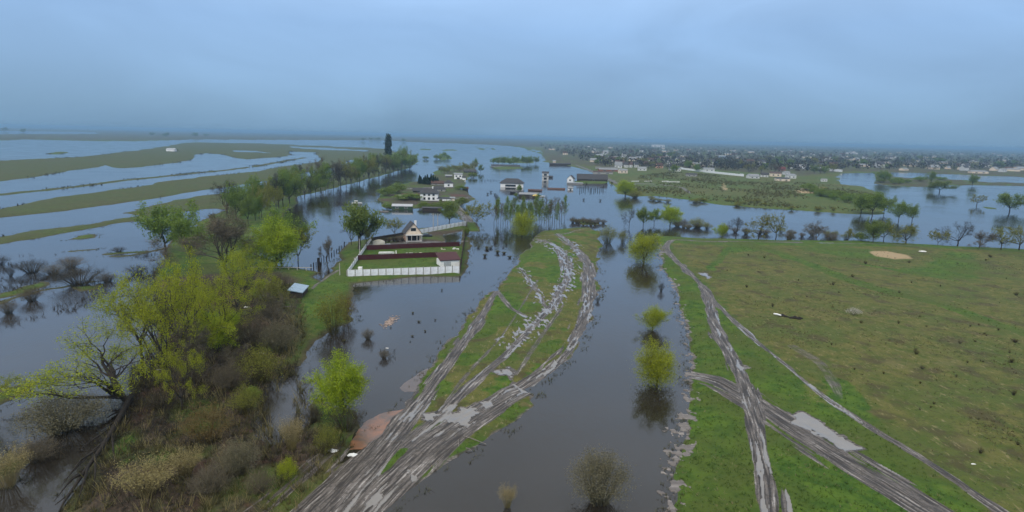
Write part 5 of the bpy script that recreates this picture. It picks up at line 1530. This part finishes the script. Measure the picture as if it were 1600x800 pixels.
# ---- village behind the meadow: nearer houses one by one
VIL = [  # u, v, width px, wall h px, roof h px, wall, roof, kind, label
    (966, 263, 11, 5, 5, WHITE, ROOFGREY, 'gable', 'white steep-gabled house at the left end of the village front'),
    (978, 262, 6, 5, 4, WHITE, ROOFDARK, 'gable', 'first narrow white house right of the steep-gabled one'),
    (985, 262, 6, 5, 4, WHITE, ROOFBROWN, 'gable', 'second narrow white house of the village front'),
    (994, 262, 6, 5, 4, WHITE, ROOFDARK, 'gable', 'third narrow white house of the village front'),
    (1003, 267, 13, 4, 2, WHITE, ROOFGREY, 'shed', 'long low white house before the narrow white houses'),
    (1009, 261, 6, 5, 4, WHITE, ROOFBROWN, 'gable', 'fourth narrow white house of the village front'),
    (973, 271, 13, 5, 2, CREAM, ROOFGREY, 'gable', 'cream house nearest the water at the village front'),
    (950, 268, 30, 3, 1.5, BRICK, ROOFGREY, 'gable', 'long pale-roofed shed left of the cream house'),
    (942, 272, 30, 3, 1, GREYWALL, ROOFBROWN, 'gable', 'long brown shed by the embankment road'),
    (1030, 263, 10, 4, 4, PINK, ROOFBROWN, 'gable', 'pinkish house with brown roof in the village front'),
    (1050, 266, 9, 5, 5, WHITE, ROOFDARK, 'gable', 'white gabled house right of the pinkish house'),
    (1059, 268, 9, 4, 2, WHITE, ROOFGREY, 'shed', 'low white annexe beside the gabled white house'),
    (1107, 268, 16, 4, 1.5, WHITE, ROOFGREY, 'shed', 'long white hall with flat grey roof behind the field wall'),
    (1080, 276, 16, 3, 1.5, GREYWALL, ROOFDARK, 'gable', 'low dark-roofed barn below the field wall'),
    (1189, 261, 12, 5, 3, WHITE, ROOFGREY, 'gable', 'white house behind the right end of the field wall'),
    (1176, 279, 17, 4, 3, WHITE, ROOFGREY, 'gable', 'wide white house at the right end of the field wall'),
    (1194, 277, 11, 4, 3, WHITE, ROOFDARK, 'gable', 'white house with dark roof beside the wide white one'),
    (1211, 276, 16, 5, 2, CREAM, ROOFBROWN, 'shed', 'cream barn with brown flat roof in the right group'),
    (1228, 273, 10, 3, 2, WHITE, ROOFGREY, 'gable', 'small white house behind the cream barn'),
    (1235, 279, 14, 5, 2, WHITE, ROOFGREY, 'shed', 'white long house right of the cream barn'),
    (1222, 283, 20, 3, 1.5, CREAM, ROOFDARK, 'shed', 'low dark-roofed shed before the cream barn'),
    (1221, 267, 10, 3, 3, BRICK, plain('red_roof', (.16, .035, .028), (.12, .03, .024), .7), 'gable', 'red-roofed house behind the cream barn'),
    (1287, 284, 8, 2, 1, WHITE, ROOFGREY, 'gable', 'small white shed on the green field right of the village'),
    (937, 247, 10, 4, 2, WHITE, ROOFGREY, 'shed', 'white block among the bare trees left of the village'),
    (946, 242, 8, 4, 3, WHITE, ROOFGREY, 'gable', 'white gabled house behind the white block'),
    (975, 245, 6, 4, 3, WHITE, ROOFDARK, 'gable', 'bright white house right of the white block'),
    (883, 242, 7, 3, 2, CREAM, ROOFBROWN, 'gable', 'pale house at the left end of the wooded village side'),
    (1035, 249, 8, 3, 2, CREAM, ROOFBROWN, 'gable', 'cream house alone in the bare gardens'),
    (1130, 248, 14, 4, 1, ROOFBLUE, ROOFGREY, 'shed', 'pale blue hall in the hazy village'),
    (1028, 230, 20, 3, 1, WHITE, ROOFGREY, 'shed', 'long white hall on the horizon of the village'),
    (1330, 241, 18, 2, 1, WHITE, ROOFGREY, 'shed', 'long pale hall on the right horizon'),
    (1391, 247, 16, 2.5, 1, WHITE, ROOFGREY, 'shed', 'pale hall on the right horizon beyond the wooded islet'),
    (1528, 271, 24, 3, 1.5, CREAM, ROOFGREY, 'shed', 'long pale barn behind the right lake'),
    (1566, 269, 10, 4, 2, WHITE, ROOFGREY, 'gable', 'white house right of the long pale barn'),
]
VWHITE = plain('village_white', (.62, .62, .60), (.50, .50, .49), .85)
for u, v, w, h, rh, wl, rf, kd, lab in VIL:
    k = mpp(u, v)
    if wl is WHITE: wl = VWHITE
    house('village_house' if w < 13 else 'village_hall', lab, pt(u, v, .2), R.uniform(-.3, .3), w * k, max(5, min(10, w * k * .6)), max(2.6, h * k), max(.6, rh * k), wl, rf, kd, over=.3, wins=[('f', -w * k * .22, max(2.6, h * k) * .35, w * k * .14, max(2.6, h * k) * .35), ('f', w * k * .22, max(2.6, h * k) * .35, w * k * .14, max(2.6, h * k) * .35)])
def wall_run(label, pts, hgt, mat):
    mb = MB()
    P0 = [pt(*p) for p in pts]
    for a, b in zip(P0, P0[1:]):
        d = b - a
        n = max(1, int(d.length / 6))
        for i in range(n):
            c = a.lerp(b, (i + .5) / n)
            mb.box(c.x, c.y, 0, d.length / n - .12, .35, hgt * (1 if i % 9 else 1.15), math.atan2(d.y, d.x))
    o = mb.build('field_wall', mat); tag(o, label, 'wall'); return o
wall_run('long pale wall along the back of the grazing meadow', [(1063, 265), (1110, 271), (1162, 276.5)], 3.0, CONCRETE)
wall_run('pale wall along the village road to the right lake', [(1232, 263.5), (1280, 266), (1316, 269.5)], 4.0, CONCRETE)
wall_run('pale wall beside the embankment road', [(930, 264.5), (965, 264.5)], 3, GREYWALL)
for i, u in enumerate((993, 1013, 1040, 1048, 1056)):
    v = 284.5 + (.8 if u > 1040 else 0)
    o = MB().add(*hull(7, 2.4, 1.0)).build('beached_boat', HULLW); o.location = pt(u, v, .25); o.rotation_euler.z = R.uniform(-.3, .3)
    tag(o, 'white boat lying ashore on the grazing meadow', 'boat', 'white boats ashore on the grazing meadow')
r = empty('hay_shelter', pt(268, 236, .3), 0, 'pale low shelter far out on the left marsh meadow', 'shelter')
k = mpp(268, 236); MB().gwall(13 * k, 8, 3, 2).build('wall', WHITE, r); MB().gable(13 * k, 8, 3, 2).build('roof', METAL, r)

# farther houses: one of each kind, then copies
GREYPALE = plain('weathered_white', (.56, .56, .55), (.46, .46, .45), .85)
FAR = [(CREAM, ROOFGREY, 'small cream house with grey roof in the hazy village', 'cream houses in the hazy village'), (GREYPALE, ROOFDARK, 'small white house with dark roof in the hazy village', 'white houses in the hazy village'),
       (GREYWALL, ROOFBROWN, 'small grey house with brown roof in the hazy village', 'grey houses in the hazy village'), (CREAM, ROOFGREY, 'pale low house with pale roof in the hazy village', 'pale houses in the hazy village')]
fm = []
for i, (wl, rf, lab, grp) in enumerate(FAR):
    w, d, h, g = ((11, 8, 3.2, 3), (10, 8, 5.5, 3), (12, 8, 3, 3.4), (18, 9, 3.4, 1.8))[i]
    fm.append((MB().gwall(w, d, h, g).mesh('far_house_wall', wl), MB().gable(w, d, h, g, .4).mesh('far_house_roof', rf)))
R3 = random.Random(21)
cnt = 0
while cnt < 150:
    u = R3.uniform(860, 1620); top = yh(u) + 9; lo = 262 if u < 1000 else 262 + (u - 1000) * .012
    v = top + (lo - top) * R3.random() ** 1.3
    if u < 960 and v > 228 + (u - 840) * .3: continue
    if 1318 < u < 1372 and v > 264: continue
    i = R3.randrange(4)
    r = empty('far_house', pt(u, v, .2), R3.uniform(-.6, .6), FAR[i][2], 'house', FAR[i][3])
    s = R3.uniform(.8, 1.3); r.scale = (s, s, s)
    link('wall', fm[i][0], r); link('roof', fm[i][1], r)
    cnt += 1
# gardens and village trees: the nearer ones singly, the rest as one far-off wood
cnt = 0
while cnt < 120:
    u = R3.uniform(880, 1620); v = R3.uniform(yh(u) + 18, 272)
    if u < 960 and v > 230 + (u - 840) * .3: continue
    if u > 1310 and v > 264: continue
    k_ = R3.choice(['bare_tree', 'dark_bare_tree', 'olive_tree', 'green_tree'])
    hm = R3.uniform(8, 14)
    lab = {'bare_tree': 'grey bare tree in the hazy village gardens', 'dark_bare_tree': 'dark bare tree in the hazy village gardens', 'olive_tree': 'budding tree in the hazy village gardens', 'green_tree': 'green tree in the hazy village gardens'}[k_]
    plant_at(k_, pt(u, v, .2), hm, hm * R3.uniform(.8, 1.1), lab, lab.replace(' tree', ' trees'))
    cnt += 1
def far_wood(name, rng, us, vs, hm, per, mat, leafs):
    P_ = P(us, vs)
    n = len(us)
    hh = hm * rng.uniform(.6, 1.3, n)
    c = np.repeat(P_, per, 0); H_ = np.repeat(hh, per)
    off = rng.normal(0, 1, (n * per, 3)); off /= np.linalg.norm(off, axis=1)[:, None]; off *= rng.uniform(.4, 1, (n * per, 1))
    c = c + off * np.stack([H_ * .42, H_ * .42, H_ * .42], 1); c[:, 2] += H_ * .52
    v = leaf_cloud(rng, c, 1, (0, 0, 0), 1) if False else None
    m_ = len(c)
    a = rng.normal(0, 1, (m_, 3)); a /= np.linalg.norm(a, axis=1)[:, None]
    b = np.cross(a, rng.normal(0, 1, (m_, 3))); b /= np.linalg.norm(b, axis=1)[:, None]
    s = (H_ * leafs * rng.uniform(.6, 1.4, m_))[:, None]
    v = np.stack([c - a * s, c + b * s * .6, c + a * s, c - b * s * .6], 1).reshape(-1, 3)
    return tag(link(name, quads_mesh(name, v, mat)), kind='stuff')
rg = np.random.default_rng(33)
n = 4600
uu = rg.uniform(845, 1700, n); t_ = rg.random(n) ** 1.1
vv = yh(uu) + 4 + t_ * 41
ok = ~((uu < 960) & (vv > 230 + (uu - 840) * .3)) & ~((uu > 1310) & (vv > 266))
far_wood('distant_woods', rg, uu[ok], vv[ok], 10, 14, TWIG_DARK, .13)
n = 700
uu = rg.uniform(845, 1700, n); vv = yh(uu) + 8 + rg.random(n) * 34
ok = ~((uu < 960) & (vv > 230 + (uu - 840) * .3)) & ~((uu > 1310) & (vv > 266))
far_wood('distant_woods', rg, uu[ok], vv[ok], 9, 14, GREENLEAF, .11)
n = 900
uu = rg.uniform(-100, 860, n); vv = yh(uu) + 3.2 + rg.random(n) ** 3 * 3
far_wood('distant_woods', rg, uu, vv, 16, 8, TWIG_DARK, .16)

# ---- small things on the near ground
r = empty('burnt_log_pile', pt(1232, 497, .4), -.45, 'charred log pile with one pale trunk in the olive field', 'log pile')
R2 = random.Random(6)
for i in range(10):
    x, y = R2.uniform(-3.2, 3.6), R2.uniform(-.8, .8); a = R2.uniform(-.6, .6); L = R2.uniform(1.0, 2.6)
    MB().tube([(x - L / 2 * math.cos(a), y - L / 2 * math.sin(a), .15), (x, y, .3 + R2.uniform(0, .4)), (x + L / 2 * math.cos(a), y + L / 2 * math.sin(a), .2)], [.2, .24, .16], 6).build('log', CHAR, r)
MB().tube([(-3.2, .3, .5), (-2.4, 0, .55), (-1.6, -.2, .45)], [.17, .19, .16], 8).build('pale_log', WHITE, r)
for i, (u, v, w, lab) in enumerate(((1440, 393, 2.0, 'white sheet of plastic lying on the grass at the field edge'), (1520, 725, .42, 'small white plastic scrap in the lower right field'), (604, 544, .5, 'white scrap floating in the flooded yard'), (548, 711, 1.0, 'white plastic sack left of the brown pool'), (515, 704, 1.2, 'white sack in the brush beside the brown pool'),
                                    (384, 480, 1.2, 'white scrap in the brush left of the shed'), (405, 552, 1.3, 'white litter on the bank below the shed'), (248, 578, 1.0, 'pale scrap under the left willows'))):
    mb = MB(); R2 = random.Random(i + 40); n_ = 9
    for q in range(2):
        vs = [(math.cos(6.283 * k / n_) * w * R2.uniform(.5, 1) * .7 + q * w * .4, math.sin(6.283 * k / n_) * w * R2.uniform(.4, .9) * .5, 0.0) for k in range(n_)]
        hh = .12 * w
        mb.add(vs + [(x * .6, y * .6, hh * R2.uniform(.6, 1.6)) for x, y, _ in vs], [tuple(reversed(range(n_))), tuple(range(n_, 2 * n_))] + [(k, (k + 1) % n_, (k + 1) % n_ + n_, k + n_) for k in range(n_)])
    o = mb.build('plastic_sheet' if i == 0 else 'litter_scrap', HULLW); o.location = pt(u, v, max(.02, ground_z(u, v))); tag(o, lab, 'litter')
r = empty('fallen_limb', pt(202, 640, .2), 0, 'long dark fallen limb reaching into the water below the leaning willow', 'fallen limb')
R2 = random.Random(3); base = pt(202, 640)
def loc_(u, v, z): q = pt(u, v) - base; return (q.x, q.y, z)
MB().tube([loc_(206, 628, .9), loc_(184, 668, .8), loc_(160, 706, .6), loc_(128, 748, .35), loc_(100, 786, .1), loc_(86, 810, -.2)], [.42, .36, .28, .2, .13, .06], 8).build('main_limb', BLACKW, r, True)
for a, b, c in (((184, 668), (150, 690), (122, 704)), ((172, 690), (140, 716), (112, 740)), ((160, 706), (128, 724), (96, 760)), ((190, 658), (174, 668), (150, 676)), ((150, 718), (150, 746), (146, 776)), ((128, 748), (112, 756), (86, 782)), ((176, 684), (178, 712), (184, 744)), ((140, 734), (132, 760), (118, 796)), ((196, 646), (178, 652), (166, 654))):
    MB().tube([loc_(*a, .7), loc_(*b, .55), loc_(*c, .05)], [.17, .11, .03], 5).build('branch', BLACKW, r, True)
for (x0, y0, x1, y1, lab) in ((712, 678, 760, 694, 'long pale driftwood stick at the river edge of the spit'), (716, 686, 717, 700, 'short pale stick beside the long driftwood stick'), (728, 700, 737, 704, 'dark stick below the long driftwood stick')):
    a, b = pt(x0, y0, .3), pt(x1, y1, .12)
    d = b - a
    o = MB().tube([(0, 0, 0), tuple(d * .5 + Vector((0, 0, .12))), tuple(d)], [.08, .07, .04], 6).build('driftwood', GREYWOOD); o.location = a; tag(o, lab, 'driftwood')
# foam raft and drift litter
def flakes(name, rng, pts, size, mat, z=.02):
    n_ = 7; V = []; Fc = []
    for (x, y) in pts:
        s = size * rng.uniform(.4, 1.3); b = len(V)
        ang = rng.uniform(0, 6.28)
        for k in range(n_):
            a = 6.283 * k / n_; q = s * rng.uniform(.6, 1.1)
            V.append((x + math.cos(a + ang) * q, y + math.sin(a + ang) * q * .6, z + rng.uniform(.0, .05)))
        V.append((x, y, z + .05 + .04 * s))
        for k in range(n_): Fc.append((b + k, b + (k + 1) % n_, b + n_))
    o = MB().add(V, Fc).build(name, mat); return tag(o, kind='stuff')
rg = np.random.default_rng(5)
pts_ = []
for k in range(170):
    u = rg.normal(609, 5.5); v = 503 - (u - 609) * .55 + rg.normal(0, 3)
    q = pt(u, v); pts_.append((q.x, q.y))
flakes('river_foam', rg, pts_, .32, FOAM)
